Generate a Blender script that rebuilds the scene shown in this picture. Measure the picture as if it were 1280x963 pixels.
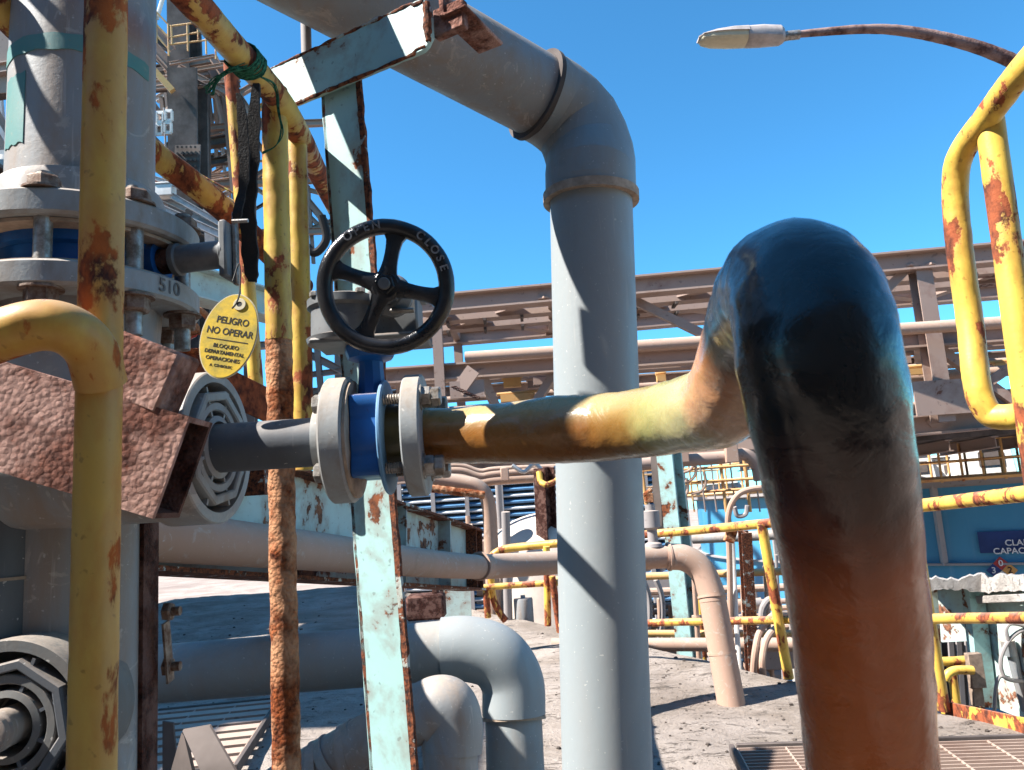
import bpy, bmesh, math, random
from mathutils import Vector, Matrix, noise as mnoise
random.seed(7)
for _o in list(bpy.data.objects): bpy.data.objects.remove(_o)
SC = bpy.context.scene
COL = SC.collection
rad = math.radians
W0, H0, FPX = 1280.0, 963.0, 960.0
# ---------------------------------------------------------------- camera
PITCH, ROLL = rad(9.0), rad(3.8)
CAM = Vector((0, 0, 1.15))
Fw = Vector((0, math.cos(PITCH), math.sin(PITCH)))
_R0 = Vector((1, 0, 0)); _U0 = Vector((0, -math.sin(PITCH), math.cos(PITCH)))
Rt = _R0*math.cos(ROLL) - _U0*math.sin(ROLL)
Up = _R0*math.sin(ROLL) + _U0*math.cos(ROLL)
cam = bpy.data.cameras.new('camera'); camo = bpy.data.objects.new('camera', cam); COL.objects.link(camo)
cam.sensor_fit = 'HORIZONTAL'; cam.sensor_width = 9.6; cam.lens = 9.6*FPX/W0
cam.clip_start = 0.02; cam.clip_end = 2000
m = Matrix.Identity(4)
for i, v in enumerate((Rt, Up, -Fw)):
    for j in range(3): m[j][i] = v[j]
m.translation = CAM
camo.matrix_world = m
cam.dof.use_dof = True; cam.dof.focus_distance = 1.7; cam.dof.aperture_fstop = 5.6
SC.camera = camo
# ---------------------------------------------------------------- sky, sun, exposure
SUN_AZ, SUN_EL = 75.0, 48.0          # degrees left of straight-back, and above the horizon
S = Vector((-math.sin(rad(SUN_AZ))*math.cos(rad(SUN_EL)), -math.cos(rad(SUN_AZ))*math.cos(rad(SUN_EL)), math.sin(rad(SUN_EL))))
wd = bpy.data.worlds.new('World'); SC.world = wd; wd.use_nodes = True
_n = wd.node_tree.nodes; _bg = _n['Background']
_sky = _n.new('ShaderNodeTexSky'); _sky.sky_type = 'NISHITA'; _sky.sun_disc = False
_sky.sun_elevation = rad(SUN_EL); _sky.sun_rotation = math.atan2(S.x, S.y)
_sky.altitude = 2300; _sky.air_density = 1.0; _sky.dust_density = 0.1; _sky.ozone_density = 2.5
_mx = _n.new('ShaderNodeMix'); _mx.data_type = 'RGBA'; _mx.blend_type = 'MULTIPLY'; _mx.inputs[0].default_value = 1.0
_mx.inputs[7].default_value = (.42, 1.03, 1.20, 1)
wd.node_tree.links.new(_sky.outputs[0], _mx.inputs[6]); wd.node_tree.links.new(_mx.outputs[2], _bg.inputs[0]); _bg.inputs[1].default_value = 0.079
_sl = bpy.data.lights.new('sun', 'SUN'); _sl.energy = 4.4; _sl.angle = rad(0.53); _sl.color = (1.0, .955, .89)
_so = bpy.data.objects.new('sun', _sl); COL.objects.link(_so)
_so.rotation_euler = S.to_track_quat('Z', 'Y').to_euler(); _so.location = S*30
vs = SC.view_settings; vs.view_transform = 'Standard'; vs.look = 'None'; vs.exposure = 1.72; vs.gamma = 1.0; vs.use_curve_mapping = False
SC.render.resolution_x = 1024; SC.render.resolution_y = 770
SC.cycles.max_bounces = 6; SC.cycles.diffuse_bounces = 3

# ---------------------------------------------------------------- pixel helpers (set out points of the real place by bearing and distance)
def P(x, y, d): return CAM + d*(Fw + (x-W0/2)/FPX*Rt - (y-H0/2)/FPX*Up)
def G(x, y, z=0.0):
    v = Fw + (x-W0/2)/FPX*Rt - (y-H0/2)/FPX*Up
    return CAM + v*((z-CAM.z)/v.z)
def zpix(p, py):                      # height on the upright through p that is seen at image row py
    k = (H0/2-py)/FPX; v = Vector((p.x, p.y, 0)) - Vector((CAM.x, CAM.y, CAM.z))
    return (k*v.dot(Fw) - v.dot(Up))/(Up.z - k*Fw.z)
def onz(p, z): return Vector((p.x, p.y, z))
def upright(x, y, d, ya, yb):         # two ends of a plumb line
    p = P(x, y, d); return onz(p, zpix(p, ya)), onz(p, zpix(p, yb))
Z = Vector((0, 0, 1)); X = Vector((1, 0, 0)); Y = Vector((0, 1, 0))

# ---------------------------------------------------------------- materials
def lin(h):
    h = h.lstrip('#'); c = [int(h[i:i+2], 16)/255 for i in (0, 2, 4)]
    return tuple(((x/12.92) if x <= .04045 else ((x+.055)/1.055)**2.4) for x in c) + (1,)
def c4(c): return lin(c) if isinstance(c, str) else (tuple(c)+(1,) if len(c) == 3 else c)
class NT:
    def __init__(s, name):
        s.m = bpy.data.materials.new(name); s.m.use_nodes = True; s.t = s.m.node_tree
        s.b = s.t.nodes['Principled BSDF']; s.tc = s.t.nodes.new('ShaderNodeTexCoord')
    def link(s, a, b): s.t.links.new(a, b)
    def mapping(s, scale=(1, 1, 1), src='Object'):
        n = s.t.nodes.new('ShaderNodeMapping'); n.inputs['Scale'].default_value = scale
        s.link(s.tc.outputs[src], n.inputs['Vector']); return n.outputs[0]
    def noise(s, scale, detail=6, rough=.6, vec=None, dist=0.0):
        n = s.t.nodes.new('ShaderNodeTexNoise'); n.inputs['Scale'].default_value = scale
        n.inputs['Detail'].default_value = detail; n.inputs['Roughness'].default_value = rough; n.inputs['Distortion'].default_value = dist
        s.link(vec if vec else s.tc.outputs['Object'], n.inputs['Vector']); return n.outputs['Fac']
    def ramp(s, fac, a, b, va=0.0, vb=1.0):
        n = s.t.nodes.new('ShaderNodeMapRange'); n.inputs['From Min'].default_value = a; n.inputs['From Max'].default_value = b
        n.inputs['To Min'].default_value = va; n.inputs['To Max'].default_value = vb
        n.interpolation_type = 'SMOOTHSTEP'; s.link(fac, n.inputs['Value']); return n.outputs[0]
    def math(s, op, a, b=None):
        n = s.t.nodes.new('ShaderNodeMath'); n.operation = op
        for i, v in enumerate((a, b)):
            if v is None: continue
            if isinstance(v, (int, float)): n.inputs[i].default_value = v
            else: s.link(v, n.inputs[i])
        return n.outputs[0]
    def mix(s, fac, a, b):
        n = s.t.nodes.new('ShaderNodeMix'); n.data_type = 'RGBA'
        if isinstance(fac, (int, float)): n.inputs[0].default_value = fac
        else: s.link(fac, n.inputs[0])
        for i, v in ((6, a), (7, b)):
            if isinstance(v, (str, tuple)): n.inputs[i].default_value = c4(v)
            else: s.link(v, n.inputs[i])
        return n.outputs[2]
    def fmix(s, fac, a, b):
        n = s.t.nodes.new('ShaderNodeMix'); n.data_type = 'FLOAT'; s.link(fac, n.inputs[0])
        for i, v in ((2, a), (3, b)):
            if isinstance(v, (int, float)): n.inputs[i].default_value = v
            else: s.link(v, n.inputs[i])
        return n.outputs[0]
    def normal_z(s):
        g = s.t.nodes.new('ShaderNodeNewGeometry'); x = s.t.nodes.new('ShaderNodeSeparateXYZ')
        s.link(g.outputs['Normal'], x.inputs[0]); return x.outputs[2]
    def bump(s, h, dist, strength=1.0):
        n = s.t.nodes.new('ShaderNodeBump'); n.inputs['Distance'].default_value = dist; n.inputs['Strength'].default_value = strength
        s.link(h, n.inputs['Height']); s.link(n.outputs[0], s.b.inputs['Normal'])
    def out(s, col, rough, spec=.4, metal=0.0):
        for k, v in (('Base Color', col), ('Roughness', rough)):
            if isinstance(v, (int, float)): s.b.inputs[k].default_value = v
            elif isinstance(v, (str, tuple)): s.b.inputs[k].default_value = c4(v)
            else: s.link(v, s.b.inputs[k])
        s.b.inputs['Specular IOR Level'].default_value = spec; s.b.inputs['Metallic'].default_value = metal
        return s.m

def paint(name, base, rust=.35, scale=14, rough=.45, dirt=.25, rustc=('#45231a', '#985030'), dirtc='#8d7a6c', bumpd=.002, dust=0.0, stretch=1.0):
    """old paint: broken by rust scabs, dulled by dirt, dust lying on what faces up"""
    t = NT(name); v = t.mapping((1, 1, 1/stretch))
    n1 = t.noise(scale, 8, .62, v, .3); n2 = t.noise(scale*5, 5, .6, v); big = t.noise(scale*.22, 3, .5, v)
    s1 = t.math('ADD', t.math('MULTIPLY', n1, .62), t.math('ADD', t.math('MULTIPLY', n2, .14), t.math('MULTIPLY', big, .24)))
    th = .66 - .28*rust
    mask = t.ramp(s1, th-.008, th+.014)
    halo = t.ramp(s1, th-.09, th)
    rc = t.mix(t.ramp(n2, .35, .65), rustc[0], rustc[1])
    var = t.ramp(t.noise(scale*.5, 5, .6, v), .3, .7)
    pc = t.mix(t.math('MULTIPLY', var, dirt), base, dirtc)
    spk = t.ramp(t.noise(scale*9, 2, .5), .66, .72)
    pc = t.mix(t.math('MULTIPLY', spk, .35), pc, rustc[0])
    pc = t.mix(t.math('MULTIPLY', halo, .35 if rust > 0 else 0), pc, rustc[1])
    col = t.mix(mask, pc, rc) if rust > 0 else pc
    if dust > 0:
        dz = t.math('MULTIPLY', t.ramp(t.normal_z(), .25, .95), t.ramp(t.noise(scale*1.7, 6, .65), .25, .6))
        col = t.mix(t.math('MULTIPLY', dz, dust), col, '#b3a090')
    r = t.fmix(mask, rough, .92)
    h = t.math('ADD', t.math('MULTIPLY', t.math('SUBTRACT', 1.0, mask), .5), t.math('MULTIPLY', t.noise(scale*7, 6, .7), t.fmix(mask, .25, .9)))
    t.bump(h, bumpd, .8)
    return t.out(col, r)

def rustm(name, cols=('#35201b', '#7d5145', '#b99588'), scale=95, bumpd=.006):
    t = NT(name); a = t.noise(scale, 8, .7); b = t.noise(scale*.2, 4, .6); c = t.noise(scale*3, 4, .7)
    col = t.mix(t.ramp(a, .32, .68), cols[0], cols[1])
    col = t.mix(t.math('MULTIPLY', t.ramp(b, .42, .60), .85), col, cols[2])
    col = t.mix(t.math('MULTIPLY', t.ramp(c, .55, .7), .35), col, '#8a3d18')
    vo = t.t.nodes.new('ShaderNodeTexVoronoi'); vo.inputs['Scale'].default_value = scale*2.4; t.link(t.tc.outputs['Object'], vo.inputs['Vector'])
    t.bump(t.math('ADD', a, t.math('MULTIPLY', vo.outputs['Distance'], -.5)), bumpd, 1.0)
    return t.out(col, .95, .2)

def pvc(name, base, dusty='#8b7767', amount=.5, scale=9, rough=.42, streak=.5, bumpd=.0006):
    t = NT(name); v = t.mapping((1, 1, .35))
    n1 = t.noise(scale, 7, .65, v, .6); n2 = t.noise(scale*6, 5, .7)
    col = t.mix(t.math('MULTIPLY', t.ramp(n1, .38, .72), amount), base, dusty)
    sc = t.ramp(t.noise(60, 3, .6, t.mapping((1.0, 1.0, .07))), .64, .7)
    col = t.mix(t.math('MULTIPLY', sc, streak*.4), col, '#b9b4ad')
    top = t.math('MULTIPLY', t.ramp(t.normal_z(), .1, .9), t.ramp(n2, .2, .6))
    col = t.mix(t.math('MULTIPLY', top, amount*.9), col, '#a9998a')
    if amount > .8:
        pl = t.math('MULTIPLY', t.ramp(t.noise(16, 9, .7, None, 1.6), .56, .62), t.ramp(n1, .35, .6))
        col = t.mix(t.math('MULTIPLY', pl, .55), col, '#b5aca2')
        dk = t.ramp(t.noise(5, 6, .65, None, .8), .58, .75); col = t.mix(t.math('MULTIPLY', dk, .45), col, '#5f554c')
    spot = t.ramp(t.noise(130, 2, .5), .70, .74)
    col = t.mix(t.math('MULTIPLY', spot, .5), col, '#c9c6c0')
    t.bump(t.math('ADD', n2, t.math('MULTIPLY', n1, .7)), bumpd, .7)
    return t.out(col, t.ramp(n1, .3, .7, rough, min(1, rough+.3)), .4)

def plain(name, col, rough=.5, var=.15, scale=20, spec=.4, metal=0.0, bumpd=.0006, col2=None):
    t = NT(name); n = t.noise(scale, 6, .65); c = c4(col)
    dk = c4(col2) if col2 else tuple(x*(1-var*1.6) for x in c[:3])+(1,)
    cc = t.mix(t.ramp(n, .3, .72), c, dk); t.bump(t.noise(scale*5, 4, .6), bumpd, .6)
    return t.out(cc, t.ramp(n, .3, .7, max(.05, rough-.08), min(1, rough+.12)), spec, metal)

M = {}
M['yellow'] = paint('yellow_paint_rusty', (.62, .42, .075), .50, 11, .42, .35, dirtc='#7a5a2a', bumpd=.0022, dust=.35, stretch=1.6)
M['yellow_clean'] = paint('yellow_paint_bright', (.74, .50, .085), .56, 9, .45, .4, dirtc='#a8813a', bumpd=.0035, dust=.2, stretch=1.8)
M['yellow_near'] = paint('yellow_paint_worn', (.58, .33, .052), .49, 8, .45, .5, rustc=('#351a16', '#a5541f'), dirtc='#8a7a58', bumpd=.0016, dust=.55, stretch=2.0)
M['yellow_scab'] = paint('yellow_paint_scabby', (.62, .42, .09), .69, 10, .45, .4, rustc=('#4a2318', '#9a5230'), dirtc='#a58f5a', bumpd=.005, dust=.2, stretch=1.8)
M['turq'] = paint('turquoise_paint', (.33, .52, .505), .40, 7, .45, .25, rustc=('#2b1712', '#7a4526'), dirtc='#6f8a88', bumpd=.0016, dust=.15)
M['turq_edge'] = paint('turquoise_rusted_edge', (.42, .55, .53), .80, 20, .5, .4, rustc=('#2b1712', '#80482c'), dirtc='#8a8072', bumpd=.005, dust=.3)
M['turq_old'] = paint('pale_turquoise_old', (.46, .60, .57), .34, 7, .5, .4, rustc=('#3a211a', '#8a5a40'), dirtc='#a0988a', bumpd=.0018, dust=.4)
M['rust'] = rustm('thick_rust', ('#4a302a', '#865a4c', '#ae8c80'), 60, .004)
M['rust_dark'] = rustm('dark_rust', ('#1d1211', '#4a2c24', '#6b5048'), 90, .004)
M['rust_orange'] = rustm('orange_rust', ('#3a1a10', '#96502a', '#b98a68'), 60, .006)
M['pvc'] = pvc('grey_pvc', (.235, .262, .27), amount=.42)
M['pvc_dusty'] = pvc('dusty_grey_pvc', (.25, .265, .275), amount=.85, streak=.9, bumpd=.001)
M['pvc_clean'] = pvc('clean_grey_pvc', (.265, .295, .305), amount=.14, streak=.35, rough=.38)
M['pvc_dark'] = pvc('dark_grey_pvc', (.085, .098, .115), '#4f4c4c', .55, 8, .5, .3)
M['pvc_shaded'] = pvc('shaded_dusty_grey_pvc', (.13, .135, .135), '#6b625a', .6, 14, .6, .3)  # darker base stands for the deep shade on the corner reducer
M['pvc_flange'] = pvc('grey_flange_plastic', (.28, .30, .305), '#7d7064', .8, 18, .5, .2)
M['beige'] = pvc('beige_dusty_pipe', (.40, .26, .195), '#a88c78', .9, 6, .7, .3, .0012)
M['steel'] = paint('dusty_brown_steel', (.30, .21, .172), .12, 1.6, .7, .45, rustc=('#3a231c', '#6d4535'), dirtc='#a58f80', bumpd=.004, dust=.55)
M['steel_grey'] = paint('dusty_grey_steel', (.27, .25, .25), .10, 1.6, .7, .4, rustc=('#3a231c', '#6d4535'), dirtc='#9a8c82', bumpd=.004, dust=.5)
M['steel_dark'] = plain('dark_and_shaded_brown_steel', (.12, .095, .085), .8, .4, 2)  # own dark brown on brackets; paints in shade on the tower columns
M['rail_far'] = paint('ochre_rail_paint', (.60, .34, .12), .22, 5, .6, .4, dirtc='#c09a72', bumpd=.001, dust=.5)
M['galv'] = plain('galvanised_bolt_steel', (.42, .40, .37), .42, .3, 60, .5, .55, .0008, '#6d5f52')
M['bolt_rusty'] = plain('rusty_bolt_steel', (.26, .20, .16), .65, .4, 70, .4, .35, .001, '#5a3a28')
M['blue'] = paint('blue_valve_paint', (.005, .075, .27), .0, 30, .35, .16, dirtc='#5a86b0', bumpd=.0010, dust=.6)
M['blue_light'] = paint('chalky_blue_paint', (.10, .24, .42), .0, 30, .5, .35, dirtc='#8aa5b5', bumpd=.0008, dust=.3)
M['black'] = paint('black_gloss_paint', (.007, .0075, .009), .0, 60, .17, .07, dirtc='#8c8c90', bumpd=.0022, dust=.04)
M['black_dusty'] = paint('black_dusty_paint', (.075, .08, .085), .0, 25, .45, .5, dirtc='#8a8c8c', bumpd=.001, dust=.6)
M['rubber'] = plain('black_rubber', (.014, .013, .013), .8, .4, 60, .3, 0, .002, '#2e2a28')
M['gasket'] = plain('tan_gasket', (.42, .32, .24), .8, .25, 40)
M['olive'] = plain('olive_sleeve', (.075, .062, .022), .35, .3, 30)
M['dome'] = plain('dusty_beige_paint', (.66, .56, .48), .65, .15, 3)
M['white'] = plain('dusty_white_paint', (.72, .68, .63), .6, .2, 3)
M['lamp'] = plain('lamp_grey_housing', (.50, .44, .41), .5, .2, 14)
M['letter'] = plain('worn_letter_metal', (.36, .36, .37), .4, .5, 200, .5, .4)
M['lamp_arm'] = rustm('lamp_arm_brown', ('#4a322e', '#7d6058', '#9a8078'), 30, .003)
M['tag'] = plain('yellow_tag_plastic', (.74, .50, .055), .4, .18, 45, .5, 0, .0002, '#9a8a30')
M['tag_rim'] = plain('pale_tag_rim', (.62, .55, .38), .4, .1)
M['marker'] = plain('faded_marker', (.13, .135, .14), .7, .3)
M['ink'] = plain('black_ink', (.012, .012, .012), .7, .1)
M['green'] = plain('green_rope_fibre', (.045, .20, .11), .8, .5, 150, .2, 0, .001, '#16382a')
M['teal'] = paint('teal_tape', (.07, .22, .215), .12, 26, .55, .45, rustc=('#8b7767', '#b3a090'), dirtc='#6f8c86', bumpd=.001)
M['tank'] = None
M['navy'] = plain('navy_sign', (.016, .045, .17), .45, .2, 2)
M['sign_white'] = plain('white_lettering', (.72, .70, .68), .6, .1)
M['sign_red'] = plain('red_sign_field', (.36, .035, .03), .5, .1)
M['sign_yellow'] = plain('yellow_sign_field', (.62, .30, .08), .5, .1)
M['opening_dark'] = plain('dark_opening', (.02, .022, .025), .5, .2)  # near-black stands in for the unlit inside of openings
M['louver_blue'] = plain('blue_louver', (.10, .24, .42), .45, .25, 3)
M['louver_white'] = plain('white_louver', (.62, .64, .66), .5, .15, 3)
M['wood'] = plain('weathered_block', (.30, .22, .17), .85, .3, 25)

def concrete(name, a='#867a6f', b='#aca097', dark='#3a3330', scale=1.0):
    t = NT(name); n = t.noise(1.3*scale, 10, .7, None, .5); f = t.noise(24*scale, 8, .75); g = t.noise(75*scale, 5, .75)
    col = t.mix(t.ramp(n, .34, .66), a, b)
    st = t.ramp(t.noise(.6*scale, 6, .65, t.mapping((1.0, .35, 1)), 1.0), .50, .68)
    col = t.mix(t.math('MULTIPLY', st, .35), col, '#6d625a')
    v = t.mapping((1, 2.2, 1)); deb = t.noise(7*scale, 10, .78, v, .9)
    crumbs = t.math('MULTIPLY', t.ramp(deb, .56, .63), t.ramp(n, .33, .60))
    col = t.mix(t.math('MULTIPLY', crumbs, .65), col, dark)
    col = t.mix(t.math('MULTIPLY', t.ramp(g, .57, .66), .6), col, dark)
    col = t.mix(t.math('MULTIPLY', t.ramp(f, .60, .72), .4), col, '#c9beb4')
    vo = t.t.nodes.new('ShaderNodeTexVoronoi'); vo.inputs['Scale'].default_value = 34*scale; t.link(t.tc.outputs['Object'], vo.inputs['Vector'])
    peb = t.math('MULTIPLY', t.ramp(vo.outputs['Distance'], .34, .12), t.ramp(deb, .50, .6))
    h = t.math('ADD', t.math('MULTIPLY', f, .7), t.math('ADD', t.math('MULTIPLY', crumbs, .5), t.math('ADD', t.math('MULTIPLY', g, .3), t.math('MULTIPLY', peb, .5))))
    t.bump(h, .03, 1.0); return t.out(col, .95, .2)
M['slab'] = concrete('dusty_concrete')
M['slab_dark'] = plain('dark_crumbs', (.14, .115, .10), .95, .5, 40, .1)
M['ground'] = concrete('dusty_ground', '#8a7a70', '#a8998e', scale=.25)
M['plaster'] = concrete('peeling_plaster', '#a59c94', '#d8d2cb', scale=3)

def tankm():
    t = NT('blue_tank_paint'); n = t.noise(.5, 5, .6); v = t.mapping((1, 1, .05)); s = t.noise(3.5, 6, .7, v)
    col = t.mix(t.ramp(n, .3, .7), (.045, .215, .365), (.06, .265, .42)); col = t.mix(t.math('MULTIPLY', t.ramp(s, .55, .75), .3), col, '#7fa0b5')
    t.bump(t.noise(1.2, 2, .5), .01, .3); return t.out(col, t.ramp(s, .4, .7, .30, .5), .5)
M['tank'] = tankm()

def hosem():
    """clear hose wall round brown settled liquor; 'along' runs 0..1 from the flange to the lower end"""
    t = NT('translucent_hose'); a = t.t.nodes.new('ShaderNodeAttribute'); a.attribute_name = 'along'; al = a.outputs['Fac']
    n = t.noise(9, 5, .6, None, .6); wob = t.math('ADD', al, t.math('MULTIPLY', t.math('SUBTRACT', n, .5), .07))
    r = t.t.nodes.new('ShaderNodeValToRGB'); t.link(wob, r.inputs[0])
    st = [(0.0, '#7a4c22'), (.10, '#875a28'), (.20, '#744a22'), (.27, '#7c5c2c'), (.315, '#8f8b58'), (.40, '#a59d72'), (.43, '#bb8f6c'), (.50, '#ab7650'), (.53, '#6b5a48'), (.565, '#4a565e'), (.63, '#3c474f'), (.675, '#171b1d'), (.715, '#120e0c'), (.755, '#43200f'), (.80, '#a0501f'), (1.0, '#bf6426')]  # blue-grey stops near the crest paint in the sky's reflection
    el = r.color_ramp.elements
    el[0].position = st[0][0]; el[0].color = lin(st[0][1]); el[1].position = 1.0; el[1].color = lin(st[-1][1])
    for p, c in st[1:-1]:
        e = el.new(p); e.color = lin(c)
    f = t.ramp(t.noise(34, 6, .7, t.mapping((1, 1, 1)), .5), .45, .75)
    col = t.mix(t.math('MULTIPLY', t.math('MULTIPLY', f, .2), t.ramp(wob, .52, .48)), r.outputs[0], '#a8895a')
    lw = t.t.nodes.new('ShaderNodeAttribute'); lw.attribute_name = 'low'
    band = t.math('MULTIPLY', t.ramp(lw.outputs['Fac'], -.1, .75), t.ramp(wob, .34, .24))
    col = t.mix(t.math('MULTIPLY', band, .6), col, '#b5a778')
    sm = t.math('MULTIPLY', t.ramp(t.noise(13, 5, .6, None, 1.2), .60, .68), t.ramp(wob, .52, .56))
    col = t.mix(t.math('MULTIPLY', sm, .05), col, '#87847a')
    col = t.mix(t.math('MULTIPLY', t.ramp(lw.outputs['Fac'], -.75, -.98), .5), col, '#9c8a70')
    wr = t.noise(26, 5, .65, t.mapping((1, 1, 1)), 1.4)
    t.bump(t.math('ADD', t.noise(11, 3, .5), t.math('ADD', t.math('MULTIPLY', wr, .20), t.math('MULTIPLY', t.noise(95, 4, .6), .10))), .010, .6)
    m_ = t.out(col, t.ramp(wr, .3, .7, .16, .42), .36)
    t.b.inputs['Coat Weight'].default_value = .2; t.b.inputs['Coat Roughness'].default_value = .12
    t.b.inputs['Subsurface Weight'].default_value = .15; t.b.inputs['Subsurface Radius'].default_value = (.03, .015, .006); t.b.inputs['Subsurface Scale'].default_value = .6
    return m_
M['hose'] = hosem()

# ---------------------------------------------------------------- mesh builder
def frame(d, up=Z):
    d = d.normalized()
    if abs(d.dot(up.normalized())) > .98: up = Y if abs(d.y) < .9 else X
    s = d.cross(up).normalized(); return d, s, s.cross(d).normalized()
def spline(pts, per=8):
    c = [tuple(p) if len(p) == 4 else tuple(p)+(0,) for p in pts]; c = [Vector(q) for q in c]
    c = [c[0]*2-c[1]] + c + [c[-1]*2-c[-2]]; out = []
    for i in range(1, len(c)-2):
        a, b, d, e = c[i-1], c[i], c[i+1], c[i+2]
        for k in range(per):
            t = k/per; out.append(.5*((2*b)+(d-a)*t+(2*a-5*b+4*d-e)*t*t+(3*b-a-3*d+e)*t**3))
    out.append(c[-2]); return [Vector(o[:3]) for o in out], [o[3] for o in out]
class MB:
    def __init__(s): s.bm = bmesh.new()
    def face(s, vs):
        try: return s.bm.faces.new(vs)
        except ValueError: return None
    def sect(s, p, q, poly, up=Z):
        d, sd, u = frame(q-p, up)
        a = [s.bm.verts.new(p+sd*x+u*y) for x, y in poly]; b = [s.bm.verts.new(q+sd*x+u*y) for x, y in poly]
        n = len(poly)
        for i in range(n): s.face((a[i], a[(i+1) % n], b[(i+1) % n], b[i]))
        s.face(a[::-1]); s.face(b); return s
    def bar(s, p, q, w, h, up=Z):
        return s.sect(p, q, [(-w/2, -h/2), (w/2, -h/2), (w/2, h/2), (-w/2, h/2)], up)
    def ibeam(s, p, q, h, w, tf=None, tw=None, up=Z):
        tf = tf or h*.06; tw = tw or h*.045; a, b = w/2, h/2; t = tw/2
        return s.sect(p, q, [(-a, -b), (a, -b), (a, -b+tf), (t, -b+tf), (t, b-tf), (a, b-tf), (a, b), (-a, b), (-a, b-tf), (-t, b-tf), (-t, -b+tf), (-a, -b+tf)], up)
    def angle(s, p, q, a, t, up=Z, fx=1, fy=1):
        pl = [(0, 0), (a, 0), (a, t), (t, t), (t, a), (0, a)]
        pl = [(x*fx, y*fy) for x, y in pl]
        return s.sect(p, q, pl, up)
    def channel(s, p, q, w, dpt, t, up=Z, back=1):      # web w wide, lips dpt deep along the u axis
        b = back; pl = [(-w/2, 0), (w/2, 0), (w/2, b*dpt), (w/2-t, b*dpt), (w/2-t, b*t), (-w/2+t, b*t), (-w/2+t, b*dpt), (-w/2, b*dpt)]
        return s.sect(p, q, pl, up)
    def boxc(s, c, sx, sy, sz, ax=X, up=Z):
        return s.bar(c-ax.normalized()*sx/2, c+ax.normalized()*sx/2, sy, sz, up)
    def tube(s, pts, r, n=20, caps=True, rough=0.0, closed=False, seed=0.0):
        pts = [Vector(p) for p in pts]; N = len(pts); rs = r if isinstance(r, (list, tuple)) else [r]*N
        rings = []; pu = None
        for i, p in enumerate(pts):
            if closed: d = pts[(i+1) % N]-pts[i-1]
            else: d = pts[min(i+1, N-1)]-pts[max(i-1, 0)]
            d.normalize()
            if pu is None: _, sd, u = frame(d)
            else:
                u = (pu-d*pu.dot(d)).normalized(); sd = d.cross(u)
            pu = u; ring = []
            for k in range(n):
                a = 2*math.pi*k/n; o = sd*math.cos(a)+u*math.sin(a); rr = rs[i]
                if rough: rr *= 1+rough*mnoise.noise((p+o*rs[i])*38+Vector((seed, 0, 0)))+rough*.6*mnoise.noise((p+o*rs[i])*90)
                ring.append(s.bm.verts.new(p+o*rr))
            rings.append(ring)
        for i in range(N if closed else N-1):
            a, b = rings[i], rings[(i+1) % N]
            for k in range(n): s.face((a[k], a[(k+1) % n], b[(k+1) % n], b[k]))
        if caps and not closed: s.face(rings[0][::-1]); s.face(rings[-1])
        return s
    def rod(s, p, q, r, n=16, seg=1, rough=0.0, r2=None, seed=0.0):
        r2 = r if r2 is None else r2
        return s.tube([p.lerp(q, i/seg) for i in range(seg+1)], [r+(r2-r)*i/seg for i in range(seg+1)], n, True, rough, seed=seed)
    def lathe(s, o, ax, prof, n=32, ph=0.0, ref=Z):
        d, sd, u = frame(ax, ref); rings = []
        for t, r in prof:
            if r <= 1e-6: rings.append([s.bm.verts.new(o+d*t)])
            else: rings.append([s.bm.verts.new(o+d*t+(sd*math.cos(ph+2*math.pi*k/n)+u*math.sin(ph+2*math.pi*k/n))*r) for k in range(n)])
        for a, b in zip(rings, rings[1:]):
            if len(a) == 1 and len(b) == 1: continue
            for k in range(n):
                if len(a) == 1: s.face((a[0], b[(k+1) % n], b[k]))
                elif len(b) == 1: s.face((a[k], a[(k+1) % n], b[0]))
                else: s.face((a[k], a[(k+1) % n], b[(k+1) % n], b[k]))
        return s
    def disc(s, o, ax, r, h, n=32, bev=0.0, ri=0.0):
        if ri: return s.lathe(o, ax, [(0, ri), (0, r-bev), (bev, r), (h-bev, r), (h, r-bev), (h, ri), (0, ri)], n)
        return s.lathe(o, ax, [(0, 0), (0, r-bev), (bev, r), (h-bev, r), (h, r-bev), (h, 0)], n)
    def hexn(s, o, ax, r, h, ph=0.0):
        return s.lathe(o, ax, [(0, 0), (0, r), (h*.82, r), (h, r*.86), (h, 0)], 6, ph)
    def prism(s, pts, nvec):
        a = [s.bm.verts.new(p) for p in pts]; b = [s.bm.verts.new(p+nvec) for p in pts]; n = len(pts)
        for i in range(n): s.face((a[i], a[(i+1) % n], b[(i+1) % n], b[i]))
        s.face(a[::-1]); s.face(b); return s
    def build(s, name, mat, parent=None, label=None, bevel=0.0, sharp=.55):
        bm = s.bm; bmesh.ops.recalc_face_normals(bm, faces=bm.faces[:])
        for f in bm.faces: f.smooth = True
        for e in bm.edges:
            if len(e.link_faces) == 2 and e.calc_face_angle(0) > sharp: e.smooth = False
        base = parent['_b'] if parent is not None and '_b' in parent else (0, 0, 0)
        if parent is None:
            vv = [v.co for v in bm.verts]; base = ((min(v.x for v in vv)+max(v.x for v in vv))/2, (min(v.y for v in vv)+max(v.y for v in vv))/2, min(v.z for v in vv))
        bmesh.ops.translate(bm, verts=bm.verts[:], vec=-Vector(base))
        me = bpy.data.meshes.new(name); bm.to_mesh(me); bm.free()
        o = bpy.data.objects.new(name, me); COL.objects.link(o); me.materials.append(mat)
        if parent is not None: o.parent = parent
        else: o.location = base
        o['_b'] = tuple(base)
        if label: o['label'] = label
        if bevel:
            b = o.modifiers.new('bevel', 'BEVEL'); b.width = bevel; b.segments = 1; b.limit_method = 'ANGLE'; b.angle_limit = rad(40)
        return o
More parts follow.
